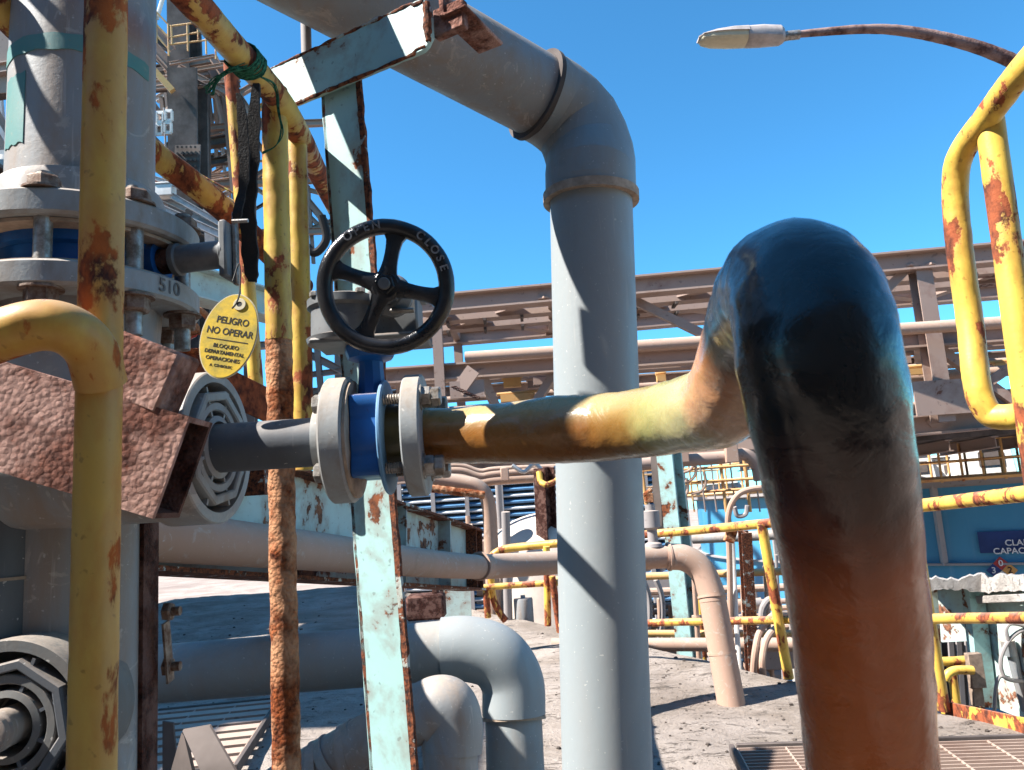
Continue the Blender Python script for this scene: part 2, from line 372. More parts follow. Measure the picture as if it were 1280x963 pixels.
def thing(name, base, label, cat, group=None):
    o = bpy.data.objects.new(name, None); COL.objects.link(o); o.location = base; o['_b'] = tuple(base)
    o.empty_display_size = .05
    return tag(o, label, cat, group)
def tag(o, label=None, cat=None, group=None, kind=None):
    for k, v in (('label', label), ('category', cat), ('group', group), ('kind', kind)):
        if v: o[k] = v
    return o
def text(name, body, size, o, xd, yd, mat, parent, ext=.0004, align='CENTER', sx=1.0):
    cu = bpy.data.curves.new(name, 'FONT'); cu.body = body; cu.size = size; cu.extrude = ext; cu.align_x = align; cu.align_y = 'CENTER'; cu.offset = size*.012
    t = bpy.data.objects.new(name, cu); COL.objects.link(t); bpy.context.view_layer.update()
    me = bpy.data.meshes.new_from_object(t); bpy.data.objects.remove(t)
    xd = xd.normalized(); zd = xd.cross(yd).normalized(); yd = zd.cross(xd)
    mt = Matrix.Identity(4)
    for i, v in enumerate((xd*sx, yd, zd)):
        for j in range(3): mt[j][i] = v[j]
    mt.translation = o - Vector(parent['_b'])
    me.transform(mt); me.materials.append(mat); me.name = name
    q = bpy.data.objects.new(name, me); COL.objects.link(q); q.parent = parent; q['_b'] = parent['_b']; return q
def seg(pts, per=8): return spline([tuple(p) for p in pts], per)[0]
def pseg(ctrl, per=8): return seg([P(*c[:3]) for c in ctrl], per)
# ================================================================ ground and slab
b = MB(); R_ = 260
for i in range(13):
    for j in range(13): b.bm.verts.new((-R_+2*R_*i/12, -R_+2*R_*j/12, -3.6))
b.bm.verts.ensure_lookup_table()
for i in range(12):
    for j in range(12): b.face([b.bm.verts[k] for k in (i*13+j, (i+1)*13+j, (i+1)*13+j+1, i*13+j+1)])
g = b.build('ground', M['ground']); g.data.flip_normals(); g['kind'] = 'structure'
EDGE = [G(*p) for p in ((1500, 990), (1330, 925), (1175, 882), (1080, 862), (985, 848), (850, 816), (690, 783), (600, 762), (520, 742), (460, 731))]
EDGE = [Vector((p.x, p.y, 0)) for p in EDGE]
def xedge(y):
    if y <= EDGE[0].y: return EDGE[0].x
    for a, c in zip(EDGE, EDGE[1:]):
        if a.y <= y <= c.y: return a.x+(c.x-a.x)*(y-a.y)/(c.y-a.y)
    return EDGE[-1].x
b = MB(); rows = []
ny, nx = 150, 90
for i in range(ny):
    y = -1.0+(EDGE[-1].y+1.0)*(i/(ny-1)); xe = xedge(y); row = []
    for j in range(nx):
        u = j/(nx-1); x = -6+(xe+6)*(1-(1-u)**1.3)
        z = .035*mnoise.noise(Vector((x*.7, y*.7, 0)))+.012*mnoise.noise(Vector((x*3, y*3, 1)))+.005*mnoise.noise(Vector((x*11, y*11, 2)))
        row.append(b.bm.verts.new((x, y, z-.02)))
    rows.append(row)
for i in range(ny-1):
    for j in range(nx-1): b.face((rows[i][j], rows[i][j+1], rows[i+1][j+1], rows[i+1][j]))
lo = [b.bm.verts.new(r[-1].co-Vector((0, 0, .35))) for r in rows]
for i in range(ny-1): b.face((rows[i][-1], lo[i], lo[i+1], rows[i+1][-1]))
o = b.build('concrete_floor', M['slab']); o.data.flip_normals(); o['kind'] = 'structure'

# ================================================================ translucent hose with its flange
AX = X.copy()
VC = P(465, 548, 1.0)                              # centre of the blue valve
def vx(px): return VC + AX*((px-465)/960.0)        # along the valve's axis by image column
hose = thing('liquor_hose', vx(512), 'thick translucent hose full of brown liquor looping toward the viewer', 'hose')
ctrl = [(532, 545.5, 1.0, .0362), (578, 544, .992, .0365), (640, 541, .965, .0385), (700, 537, .935, .0415), (760, 534, .90, .0390), (815, 527, .845, .0385), (858, 518, .785, .0385), (893, 509, .725, .0395), (919, 485, .672, .0405), (938, 440, .62, .041), (955, 398, .572, .0415), (972, 371, .525, .0425), (988, 358, .482, .0415), (1003, 370, .445, .0415), (1014, 402, .424, .042), (1022, 450, .415, .0425), (1035, 525, .418, .0415), (1048, 600, .428, .0405), (1070, 750, .46, .0395), (1089, 963, .515, .0415), (1095, 1040, .53, .0415)]
hp, hr = spline([tuple(P(*c[:3]))+(c[3],) for c in ctrl], 9)
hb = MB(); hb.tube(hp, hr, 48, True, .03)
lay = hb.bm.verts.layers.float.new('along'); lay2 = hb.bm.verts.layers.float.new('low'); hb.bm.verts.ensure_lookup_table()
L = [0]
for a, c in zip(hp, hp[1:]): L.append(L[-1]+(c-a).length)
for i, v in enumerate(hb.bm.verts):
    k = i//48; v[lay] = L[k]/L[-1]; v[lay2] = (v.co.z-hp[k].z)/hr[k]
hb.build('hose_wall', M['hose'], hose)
fb = MB(); fb.disc(vx(510.5), AX, .079, .0235, 56, .002, .036); flr = fb.build('flange', M['pvc_flange'], hose)
sb = MB(); sb.disc(vx(487.6), AX, .0435, .024, 40, .0, .03); sb.build('sleeve', M['olive'], hose)

# ================================================================ dark grey branch pipe with left flange
dp = thing('branch_pipe', vx(330), 'short dark grey pipe joining the round reducer to the left valve flange', 'pipe')
b = MB(); b.rod(vx(268), vx(414), .0318, 40, 6); b.build('pipe_barrel', M['pvc_dark'], dp)
b = MB(); b.lathe(vx(398), AX, [(0, .033), (0, .044), (.022, .046), (.022, .033)], 40); b.build('hub', M['pvc_flange'], dp)
b = MB(); b.disc(vx(415), AX, .0815, .029, 56, .0025, .03); b.build('flange', M['pvc_flange'], dp)
b = MB(); b.disc(vx(443), AX, .076, .004, 48, 0, .03); b.build('gasket', M['gasket'], dp)

# ================================================================ blue butterfly valve
val = thing('butterfly_valve', VC, 'small blue butterfly valve with a black four-spoke handwheel', 'valve')
b = MB(); prof_n = 72; rings = []
for t in (-.0185, -.017, .0165, .018):
    ring = []
    for k in range(prof_n):
        a = 2*math.pi*k/prof_n; lug = max(0, math.cos(4*(a-rad(45))))**2.2
        r = .052+.019*lug - (.002 if t < -.018 or t > .017 else 0)
        ring.append(b.bm.verts.new(VC+AX*t+Y*math.cos(a)*r+Z*math.sin(a)*r))
    rings.append(ring)
for a_, c_ in zip(rings, rings[1:]):
    for k in range(prof_n): b.face((a_[k], a_[(k+1) % prof_n], c_[(k+1) % prof_n], c_[k]))
b.face(rings[0][::-1]); b.face(rings[-1])
b.build('body', M['blue'], val)
b = MB(); b.disc(vx(482.4), AX, .0745, .0055, 56, .0015, .03); b.build('flange_plate', M['blue_light'], val)
nk = Vector((vx(467).x, VC.y, VC.z))
b = MB(); b.lathe(nk+Z*.045, Z, [(0, .020), (.045, .0165), (.055, .0165), (.060, .030), (.070, .034), (.076, .034), (.076, 0)], 10); b.build('neck', M['blue'], val)
gz = nk+Z*.122
# gearbox
gb = MB()
gb.lathe(gz+Vector((-.030, -.004, 0)), Z, [(0, 0), (0, .036), (.004, .050), (.010, .052), (.012, .046), (.048, .045), (.052, .050), (.062, .050), (.064, .046), (.064, 0)], 40)
gear = gb.build('gear_housing', M['black_dusty'], val)
g2 = MB(); g2.boxc(gz+Vector((.038, .004, .034)), .060, .062, .056); g2.boxc(gz+Vector((.040, .004, .066)), .072, .066, .010); g2.boxc(gz+Vector((.005, -.004, .003)), .150, .085, .007)
gh = g2.build('gear_cover', M['black_dusty'], gear, bevel=.003)
g2 = MB()
for sx, sy in ((-.062, -.040), (-.002, -.044), (.052, -.02), (.052, .02)): g2.hexn(gz+Vector((sx, sy, .062 if sx < 0 else .071)), Z, .0065, .006)
g2.build('housing_bolts', M['galv'], gear)
wc = P(482, 358, .915)
WN = (CAM-wc).normalized(); WN = Vector((WN.x*.35, WN.y, WN.z*.35)).normalized()
WS = Z.cross(WN).normalized(); WU = WN.cross(WS)
g2 = MB(); g2.rod(wc-WN*.075, wc-WN*.004, .013, 24); g2.lathe(wc-WN*.078, WN, [(0, .027), (.02, .027), (.03, .016)], 28); g2.build('wheel_shaft', M['black_dusty'], gear)
g2 = MB(); g2.boxc(wc-WN*.055+WS*.014-WU*.022, .03, .004, .02, WS, WN); g2.build('lock_plate', M['galv'], gear, bevel=.001)
# handwheel
hw = MB(); R0 = .0725
hw.tube([wc+WS*R0*math.cos(2*math.pi*k/72)+WU*R0*math.sin(2*math.pi*k/72)-WN*.003 for k in range(72)], .0098, 16, closed=True, rough=.05)
wheel = hw.build('handwheel', M['black'], val)
hw = MB()
for ang in (77, 158, 243, 346):
    d = WS*math.cos(rad(ang))+WU*math.sin(rad(ang)); e = WN.cross(d)
    n_ = 10; top, bot = [], []
    for k in range(n_+1):
        t = k/n_; rr = .010+(R0-.0145)*t; w = .0082+.0035*abs(2*t-1)**2.2*1.3+(.006*max(0, (t-.8)/.2)**1.6)
        off = -WN*(.006*t)
        top.append((wc+d*rr+e*w+off, wc+d*rr-e*w+off))
    vs4 = []
    for (p, q) in top:
        vs4.append([hw.bm.verts.new(x) for x in (p+WN*.003, p*.62+q*.38+WN*.0062, p*.38+q*.62+WN*.0062, q+WN*.003, q-WN*.006, p-WN*.006)])
    for a_, c_ in zip(vs4, vs4[1:]):
        for k in range(6): hw.face((a_[k], a_[(k+1) % 6], c_[(k+1) % 6], c_[k]))
    hw.face(vs4[0]); hw.face(vs4[-1])
hw.build('spokes', M['black'], wheel, sharp=.9)
hw = MB(); hw.lathe(wc-WN*.012, WN, [(0, 0), (0, .020), (.014, .019), (.017, .015), (.017, 0)], 32); hw.build('hub', M['black'], wheel)
hw = MB(); hw.hexn(wc+WN*.005, WN, .0125, .009, .3); hw.build('hub_nut', M['black'], wheel)
hw = MB(); hw.disc(wc+WN*.0138, WN, .0072, .006, 20, .001); hw.build('shaft_end', M['black_dusty'], wheel)
def arc_text(body, a0, step, size, r):
    for i, ch in enumerate(body):
        a = rad(a0-step*i); d = WS*math.cos(a)+WU*math.sin(a)
        text('raised_letter', ch, size, wc+d*r+WN*.0066, WS*math.sin(a)-WU*math.cos(a), d, M['letter'], wheel, .0016)
arc_text('OPEN', 124, 9.5, .0135, R0); arc_text('CLOSE', 52, 9.5, .0135, R0)
# studs, nuts (four through bolts)
for (dy, dz) in ((-.043, .043), (.043, .043), (-.043, -.043), (.043, -.043)):
    off = Y*dy+Z*dz
    b = MB(); nt = 90; pts = [vx(413)+off+AX*(.148*i/nt) for i in range(nt+1)]
    b.tube(pts, [.0062 if i % 2 else .0074 for i in range(nt+1)], 12); st = b.build('stud_bolt', M['galv'], val)
    b = MB(); b.hexn(vx(413)+off, -AX, .0125, .010, rad(20)); b.disc(vx(414.5)+off, -AX, .0155, .002, 24); b.build('bolt_head', M['galv'], st)
    b = MB(); b.disc(vx(533.2)+off, AX, .0165, .002, 24); b.hexn(vx(535)+off, AX, .0135, .012, rad(10)); b.hexn(vx(547)+off, AX, .0130, .011, rad(40)); b.build('nut', M['galv'], st)

# ================================================================ left riser: upper pipe, wafer valve, tee
RX = P(104, 190, 1.177)
def rz(py, front=0.0):                      # height on the riser seen at image row py, on its axis or nearer by 'front'
    return zpix(Vector((RX.x*(1-front*.5), RX.y-front, 0)), py)
def rp(z): return Vector((RX.x, RX.y, z))
up_ = thing('riser_pipe', rp(rz(230, .16)), 'wide grey vertical pipe with teal tape patches behind the nearest yellow post', 'pipe')
zf1, zf0 = rz(229, .165), rz(262, .165)
b = MB(); b.rod(rp(zf0), rp(rz(-160)), .1005, 64, 4); b.build('pipe_barrel', M['pvc_dusty'], up_)
b = MB(); b.lathe(rp(zf1-.002), Z, [(0, .102), (0, .118), (.045, .116), (.055, .112), (.055, .102)], 56); b.build('stub_collar', M['pvc_dusty'], up_)
b = MB(); b.lathe(rp(zf0), Z, [(0, .102), (0, .160), (.004, .165), (zf1-zf0-.004, .165), (zf1-zf0, .160), (zf1-zf0, .102)], 72); b.build('flange', M['pvc_flange'], up_)
def patch(a0, a1, z0, z1, r, mat, par, n=14, wob=.0014):
    q = MB(); cols = []
    for i in range(n+1):
        a = rad(a0+(a1-a0)*i/n); wz = wob*math.sin(i*1.7)
        d = Vector((math.sin(a), -math.cos(a), 0))
        cols.append([q.bm.verts.new(rp(z)+d*rr) for z, rr in ((z0+wz, r), (z1-wz*.7, r), (z1-wz*.7, r+.0012), (z0+wz, r+.0012))])
    for a_, c_ in zip(cols, cols[1:]):
        for k in range(4): q.face((a_[k], a_[(k+1) % 4], c_[(k+1) % 4], c_[k]))
    q.face(cols[0]); q.face(cols[-1][::-1]); return q.build('tape_patch', mat, par)
patch(-88, 88, rz(60, .1), rz(40, .1), .1006, M['teal'], up_, 26)
patch(-44, -17, rz(172, .1), rz(84, .1), .1006, M['teal'], up_, 10, .002)
# wafer valve between the flanges
wv = thing('wafer_valve', rp(rz(290, .12)), 'blue wafer valve between two wide grey flanges with a black stem', 'valve')
zl1, zl0 = rz(319, .165), rz(352, .165)
zb = zl1+.004
b = MB(); b.lathe(rp(zb), Z, [(0, .09), (0, .118), (.014, .120), (.016, .112), (zf0-zb-.022, .112), (zf0-zb-.020, .122), (zf0-zb-.001, .122), (zf0-zb-.001, .09)], 64); b.build('body', M['blue'], wv)
b = MB(); b.lathe(rp(zf0-.006), Z, [(0, .10), (0, .150), (.005, .150), (.005, .10)], 64); b.build('gasket', M['gasket'], wv)
b = MB(); b.lathe(rp(zl1), Z, [(0, .10), (0, .152), (.004, .152), (.004, .10)], 64); b.build('gasket', M['gasket'], wv)
zm = (zf0+zb)/2
e0 = P(285, 325, 1.12); e0.z = zm+.004
s0 = rp(zm)+(e0-rp(zm)).normalized()*.10; dv = (e0-s0).normalized()
b = MB(); b.rod(s0, s0+dv*.03, .030, 24); b.build('stem_boss', M['blue'], wv)
b = MB(); b.rod(s0+dv*.028, s0+dv*.05, .019, 24); b.build('rusty_collar', M['rust_dark'], wv)
b = MB(); b.lathe(s0+dv*.05, dv, [(0, .024), (.008, .024), (.010, .0205), ((e0-s0).length-.056, .0205), ((e0-s0).length-.054, .023), ((e0-s0).length-.05, .023), ((e0-s0).length-.05, 0)], 28); b.build('stem_sleeve', M['black_dusty'], wv)
b = MB(); b.boxc(e0+dv*.002+Z*.002, .012, .045, .085, dv); lp = b.build('lever_plate', M['black_dusty'], wv, bevel=.003)
b = MB(); b.boxc(e0+dv*.012+Z*.006, .006, .010, .11, dv); b.build('lever_bar', M['galv'], lp, bevel=.001)
for k in range(8):
    a = rad(-33+45*k); off = Vector((math.sin(a), -math.cos(a), 0))*.143
    b = MB(); b.rod(rp(zl0-.055)+off, rp(zf1+.026)+off, .0115, 16); st = b.build('stud_bolt', M['galv'], wv)
    b = MB(); b.disc(rp(zf1)+off, Z, .027, .003, 24); b.hexn(rp(zf1+.003)+off, Z, .021, .018, rad(10*k)); b.build('nut', M['bolt_rusty'], st)
    b = MB(); b.disc(rp(zl0)+off, -Z, .027, .003, 24); b.hexn(rp(zl0-.003)+off, -Z, .021, .020, rad(17*k)); b.build('nut', M['bolt_rusty'], st)
# tee below
tee = thing('pipe_tee', rp(rz(963)), 'wide dusty pipe tee whose round ribbed reducer faces right', 'pipe fitting')
b = MB(); b.lathe(rp(zl0), Z, [(0, .10), (0, .160), (.004, .165), (zl1-zl0-.004, .165), (zl1-zl0, .160), (zl1-zl0, .10)], 72); fl = b.build('flange', M['pvc_flange'], tee)
fd = Vector((math.sin(rad(72)), -math.cos(rad(72)), 0)); ft = Vector((fd.y, -fd.x, 0))*-1
text('marker_scrawl', '510', .027, rp((zl0+zl1)/2)+fd*.1655, ft, Z, M['marker'], fl, .0004)
zt1, zt0 = rz(432), rz(655)
b = MB(); b.rod(rp(rz(1150)), rp(zl0+.002), .1005, 56, 6); b.build('pipe_barrel', M['pvc_dusty'], tee)
b = MB(); b.lathe(rp(zt0), Z, [(0, .10), (0, .113), (zt1-zt0, .113), (zt1-zt0, .10)], 56); b.lathe(rp(zl0-.055), Z, [(0, .1), (0, .108), (.055, .112)], 56); b.build('tee_body', M['pvc_dusty'], tee)
def reducer(c, n, rO, par, mat, mat2, Lr=.26):
    """ribbed reducing bush: outer collar, groove, octagon ring, groove, hub"""
    q = MB(); q.lathe(c-n*Lr, n, [(0, rO*.93), (Lr-.07, rO*.93), (Lr-.06, rO), (Lr-.002, rO*1.0), (Lr, rO*.985), (Lr, rO*.86), (Lr-.035, rO*.84), (Lr-.035, rO*.3)], 64)
    cl = q.build('branch_collar', mat, par)
    q = MB(); q.lathe(c-n*.032, n, [(0, rO*.80), (.034, rO*.785), (.036, rO*.765), (.036, rO*.68), (.034, rO*.66), (0, rO*.655)], 8, rad(12)); q.build('octagon_ring', mat2, cl)
    q = MB(); q.lathe(c-n*.032, n, [(0, rO*.60), (.030, rO*.60), (.032, rO*.585), (.032, rO*.50), (.030, rO*.485), (0, rO*.48)], 40); q.build('inner_ring', mat, cl)
    q = MB(); q.lathe(c-n*.034, n, [(0, rO*.43), (.034, rO*.415), (.036, rO*.34), (0, rO*.33)], 40); q.build('hub_ring', mat, cl)
    d, sd, u = frame(n)
    for k in range(8):
        a = rad(22.5+45*k); e = sd*math.cos(a)+u*math.sin(a); q = MB(); q.bar(c-n*.014+e*rO*.40, c-n*.014+e*rO*.82, .004, .026, n); q.build('rib', mat2, cl)
    return cl
rc = P(274, 559, 1.0)
reducer(rc, (AX*1.0-Y*.08).normalized(), .0985, tee, M['pvc_dusty'], M['pvc_flange'])

# second riser at the far left with a reducer facing out
tp = P(-22, 700, 1.04)
t2 = thing('pipe_tee', onz(tp, zpix(tp, 990)), 'pipe tee, coloured dark for shade, in the bottom left corner with its reducer facing out', 'pipe fitting')
b = MB(); z1, z0 = zpix(tp, 500), zpix(tp, 1150); b.rod(onz(tp, z0), onz(tp, z1), .110, 56, 4); b.build('pipe_barrel', M['pvc_dark'], t2)  # dark barrel colour stands for the shade it lies in
zs = zpix(tp, 725); b = MB(); b.lathe(onz(tp, zs), Z, [(0, .109), (0, .1125), (.004, .1125), (.004, .109)], 56); b.build('seam_bead', M['gasket'], t2)
rc2 = P(6, 910, .90)
rd = reducer(rc2, -Y, .100, t2, M['pvc_shaded'], M['pvc_dark'], .12)
b = MB(); b.lathe(rc2-Y*-.03, -Y, [(0, .022), (.042, .0225), (.044, .0235), (.050, .0235), (.052, .021), (.060, .021), (.061, .018), (.061, 0)], 28); b.build('stub_plug', M['pvc_dusty'], t2)

# ================================================================ rusty brackets
p, q = P(-90, 490, .885), P(230, 586, .868)
d = (q-p).normalized()
wb = thing('rusty_strut', q, 'heavily corroded square steel strut sloping down behind the nearest yellow post', 'steel strut')
_, sd, u = frame(q-p)
b = MB(); t_ = .006; w_, h_ = .066, .115
b.bar(p-sd*(w_/2-t_/2)*-1, q-sd*(w_/2-t_/2)*-1, t_, h_); b.build('front_plate', M['rust'], wb)
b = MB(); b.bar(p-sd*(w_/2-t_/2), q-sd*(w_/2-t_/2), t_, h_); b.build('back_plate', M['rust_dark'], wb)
b = MB(); b.bar(p+u*(h_/2-t_/2), q+u*(h_/2-t_/2), w_-2*t_-.001, t_); b.build('top_plate', M['rust'], wb)
b = MB(); b.bar(p-u*(h_/2-t_/2), q-u*(h_/2-t_/2), w_-2*t_-.001, t_); b.build('bottom_plate', M['rust_dark'], wb)  # bottom and back take the darker rust as painted shade
p2, q2 = P(120, 444, .885), P(224, 484, .872)
b = MB(); b.bar(p2, q2, .05, .074); tag(b.build('rusty_stub', M['rust'], bevel=.004), 'short stub of corroded steel wedged between the yellow post and the grey reducer', 'steel stub')
p3, q3 = upright(198, 760, 1.10, 642, 1080)
ra = thing('rusty_angle', q3, 'thin upright rusty angle iron running down along the right side of the grey tee', 'steel angle')
b = MB(); b.angle(p3, q3, .045, .007, -Y, 1, 1); b.build('angle_iron', M['rust_dark'], ra)
for py in (765, 834):
    c = P(206, py, 1.085); b = MB(); b.hexn(c, X, .013, .011, .2); b.rod(c, c+X*.022, .0065, 12); b.build('clamp_bolt', M['bolt_rusty'], ra)
b = MB(); b.bar(P(207, 778, 1.08), P(213, 852, 1.08), .02, .003, X); b.build('clamp_strap', M['bolt_rusty'], ra)
# small angle strut at bottom left
fs = thing('angle_bracket', P(262, 963, 1.35), 'dark brown folded steel bracket leaning at the bottom left, before the striped floor slats', 'bracket')
a_, c_ = P(228, 914, 1.40), P(262, 908, 1.40)
b = MB(); b.prism([a_, c_, P(306, 985, 1.30), P(262, 990, 1.30)], Vector((0, .006, .002))); b.build('front_leg', M['steel_dark'], fs)
b = MB(); b.prism([P(227, 916, 1.402), P(230, 920, 1.40), P(246, 990, 1.34), P(206, 990, 1.42)], Vector((.003, .006, 0))); b.build('side_leg', M['steel_dark'], fs)
b = MB(); b.prism([P(203, 902, 1.55), P(216, 904, 1.55), P(224, 985, 1.5), P(203, 985, 1.5)], Vector((0, .006, 0))); tag(b.build('steel_flat', M['steel_dark']), 'dark upright steel flat at the foot of the rusty angle iron', 'steel flat')

# ================================================================ yellow handrails, left
p, q = upright(124, 480, .79, -60, 1080)
nr = thing('handrail', q, 'nearest yellow handrail, a thick worn post with a curved mid rail joining from the left', 'handrail')
b = MB(); b.rod(q, p, .0218, 40, 150, .018); b.build('post', M['yellow_near'], nr)
ep = spline([tuple(P(*c[:3])) + (.0265,) for c in ((-140, 500, .73), (-60, 446, .73), (0, 420, .735), (50, 407, .74), (88, 414, .75), (115, 440, .77), (126, 480, .785))], 10)
b = MB(); b.tube(ep[0], [.0248]*len(ep[0]), 36, True, .018); b.build('mid_rail', M['yellow_near'], nr)

# rails behind
h2 = thing('handrail', P(362, 963, 1.28), 'handrail with sloping top rail and peeling rusty posts left of the turquoise column', 'handrail')
rr = seg([P(170, -75, 1.05), P(232, -8, 1.12), P(290, 58, 1.25), P(343, 118, 1.42), P(372, 165, 1.55), P(400, 222, 1.85), P(440, 300, 2.3)], 14)
b = MB(); b.tube(rr, .0235, 28, True, .03); b.build('top_rail', M['yellow_scab'], h2)
p, q = upright(350, 500, 1.375, 112, 1080)
b = MB(); b.rod(p, p.lerp(q, .36), .0237, 30, 70, .05); b.build('post', M['yellow'], h2)
b = MB(); b.rod(p.lerp(q, .36)+Z*.002, q, .0232, 30, 110, .09, seed=4); b.build('post', M['rust_orange'], h2, 'orange lower post, nearly all paint gone to rust')
p, q = upright(374, 330, 1.53, 165, 588)
b = MB(); b.rod(p, q, .0208, 28, 70, .05, seed=9); b.build('post', M['yellow'], h2)
b = MB(); b.boxc(P(318, 600, 2.25), .075, .05, .09); b.build('base_plate', M['turq_edge'], h2, bevel=.002)
p, q = P(288, 80, 2.3), P(322, 505, 2.2)
h3 = thing('handrail', q, 'thin pale yellow post with rusty toe board behind the black strap', 'handrail')
b = MB(); b.rod(p, q, .0205, 20, 20, .02); b.build('post', M['yellow_clean'], h3)
b = MB(); b.bar(P(150, 418, 1.75), P(345, 512, 2.0), .012, .085); b.build('toe_board', M['yellow_scab'], h3, bevel=.002)
# second sloping rail far left
rr = seg([P(-60, -55, 1.10), P(15, 25, 1.17), P(105, 112, 1.30), P(185, 187, 1.40), P(240, 229, 1.46), P(300, 281, 1.58), P(380, 360, 1.8)], 14)
b = MB(); b.tube(rr, .0245, 28, True, .03); tag(b.build('handrail', M['yellow_scab']), 'loose sloping yellow rail scabbed with rust, passing behind the wide grey riser', 'handrail')

# ================================================================ danger tag, strap, rope
tc = P(286, 420, .985); TN = Vector((-.03, -.97, .10)).normalized()
TX = Z.cross(TN).normalized(); TX = (TX*math.cos(rad(-13))+Z*math.sin(rad(-13))).normalized(); TY = TN.cross(TX).normalized()
tg = thing('danger_tag', tc, 'oval yellow plastic danger tag lettered PELIGRO NO OPERAR, hanging beside the thin yellow post', 'tag')
aw, ah = .0365, .0575
def oval(sc, off): return [tc+TX*math.cos(2*math.pi*k/48)*(aw+sc)+TY*math.sin(2*math.pi*k/48)*(ah+sc)+TN*off for k in range(48)]
b = MB(); b.prism(oval(0, .0), -TN*.0018); b.build('tag_rim', M['tag_rim'], tg)
b = MB(); b.prism(oval(-.0014, .0005), -TN*.0015); b.build('tag_plate', M['tag'], tg)
ey = tc+TY*.0435+TX*.0035
b = MB(); b.disc(ey+TN*.0006, TN, .0082, .0012, 28, .0003, .0036); b.build('eyelet', M['tag_rim'], tg)
b = MB(); b.disc(ey+TN*.0006, TN, .0035, .0006, 20); b.build('hole', M['opening_dark'], tg)
for body, sz, yy, sx in (('PELIGRO', .0128, .0195, .86), ('NO OPERAR', .0128, .0045, .86), ('BLOQUEO', .0072, -.0150, 1.0), ('DEPARTAMENTAL', .0068, -.0235, .95), ('OPERACIONES', .0068, -.0320, 1.0), ('A. CSNBOLEC', .0048, -.0410, 1.0)):
    text('lettering', body, sz, tc+TY*yy+TN*.0007+TX*.0005, TX, TY, M['ink'], tg, .00015, 'CENTER', sx)
b = MB(); b.bar(tc-TX*.027-TY*.0065+TN*.0006, tc+TX*.027-TY*.0065+TN*.0006, .0012, .0004, TN); b.build('rule_line', M['ink'], tg)
b = MB(); b.tube(pseg([(291, 352, .99), (299, 330, 1.0), (300, 362, .985), (296, 378, .975), (290, 386, .972)]), .0011, 8); b.build('wire_tie', M['ink'], tg)
stp = thing('rubber_strap', P(310, 350, 1.15), 'torn black rubber strap hanging down beside the yellow post above the danger tag', 'strap')
def ribbon(ctrl, th, name, par):
    q = MB(); prev = None
    for (x, y, d, w) in ctrl:
        c = P(x, y, d); hw_ = w/2*d/960
        cur = [q.bm.verts.new(v) for v in (c-Rt*hw_, c+Rt*hw_, c+Rt*hw_+Fw*th, c-Rt*hw_+Fw*th)]
        if prev:
            for k in range(4): q.face((prev[k], prev[(k+1) % 4], cur[(k+1) % 4], cur[k]))
        else: q.face(cur)
        prev = cur
    q.face(prev[::-1]); return q.build(name, M['rubber'], par)
def rib_s(ctrl):
    P4 = [Vector(c) for c in ctrl]; out = []
    c = [P4[0]*2-P4[1]]+P4+[P4[-1]*2-P4[-2]]
    for i in range(1, len(c)-2):
        for k in range(6):
            t = k/6; a, bb, d, e = c[i-1], c[i], c[i+1], c[i+2]
            v = .5*((2*bb)+(d-a)*t+(2*a-5*bb+4*d-e)*t*t+(3*bb-a-3*d+e)*t**3); v[3] *= 1+.10*math.sin(i*6+k*1.3); out.append(tuple(v))
    out.append(ctrl[-1]); return out
ribbon(rib_s([(297, 116, 1.13, 5), (301, 135, 1.13, 10), (304, 180, 1.13, 13), (305, 215, 1.13, 13), (302, 240, 1.13, 10), (297, 262, 1.12, 12), (295, 277, 1.12, 8)]), .004, 'strap_tail', stp)
ribbon(rib_s([(320, 104, 1.14, 8), (317, 140, 1.14, 14), (315, 185, 1.14, 17), (311, 225, 1.14, 20), (309, 265, 1.14, 19), (311, 300, 1.14, 20), (313, 335, 1.14, 18), (315, 352, 1.14, 10)]), .006, 'strap_band', stp)
b = MB(); b.rod(P(290, 277, 1.11), P(310, 276, 1.11), .003, 10); b.build('strap_pin', M['galv'], stp)
rp_ = thing('green_rope', P(305, 85, 1.2), 'frayed green rope knotted round the sloping yellow top rail', 'rope')
kc = P(312, 92, 1.29); rnd = random.Random(3)
b = MB()
dR = (rr[1]-rr[0])
dirR = (P(343, 118, 1.42)-P(290, 58, 1.25)).normalized(); _, sR, uR = frame(dirR)
cR = P(307, 77, 1.295)
for j in range(9):
    ph = rnd.random()*6; off = (j-4)*.0045
    b.tube([cR+dirR*(off+.008*math.sin(k*.4+ph))+(sR*math.cos(k*.35+ph)+uR*math.sin(k*.35+ph))*(.0262+.002*rnd.random()) for k in range(19)], .0013+.0006*rnd.random(), 6)
b.build('knot', M['green'], rp_)
b = MB()
for j in range(14):
    x1, y1 = 252+rnd.random()*16, 108+rnd.random()*12
    b.tube(pseg([(302+rnd.random()*10, 78+rnd.random()*10, 1.255), (285+rnd.random()*8, 84+rnd.random()*8, 1.24), (268+rnd.random()*8, 96+rnd.random()*8, 1.235), (x1, y1, 1.235)], 5), .0009, 5)
b.build('frayed_tail', M['green'], rp_)
b = MB()
for j in range(7):
    b.tube(pseg([(322+rnd.random()*6, 96, 1.27), (342+rnd.random()*4, 106+rnd.random()*6, 1.33), (346+rnd.random()*4, 140, 1.335), (351+rnd.random()*4, 160+rnd.random()*8, 1.335), (345, 182, 1.335), (328, 190+rnd.random()*3, 1.34)], 6), .0009, 5)
b.build('loose_strands', M['green'], rp_)

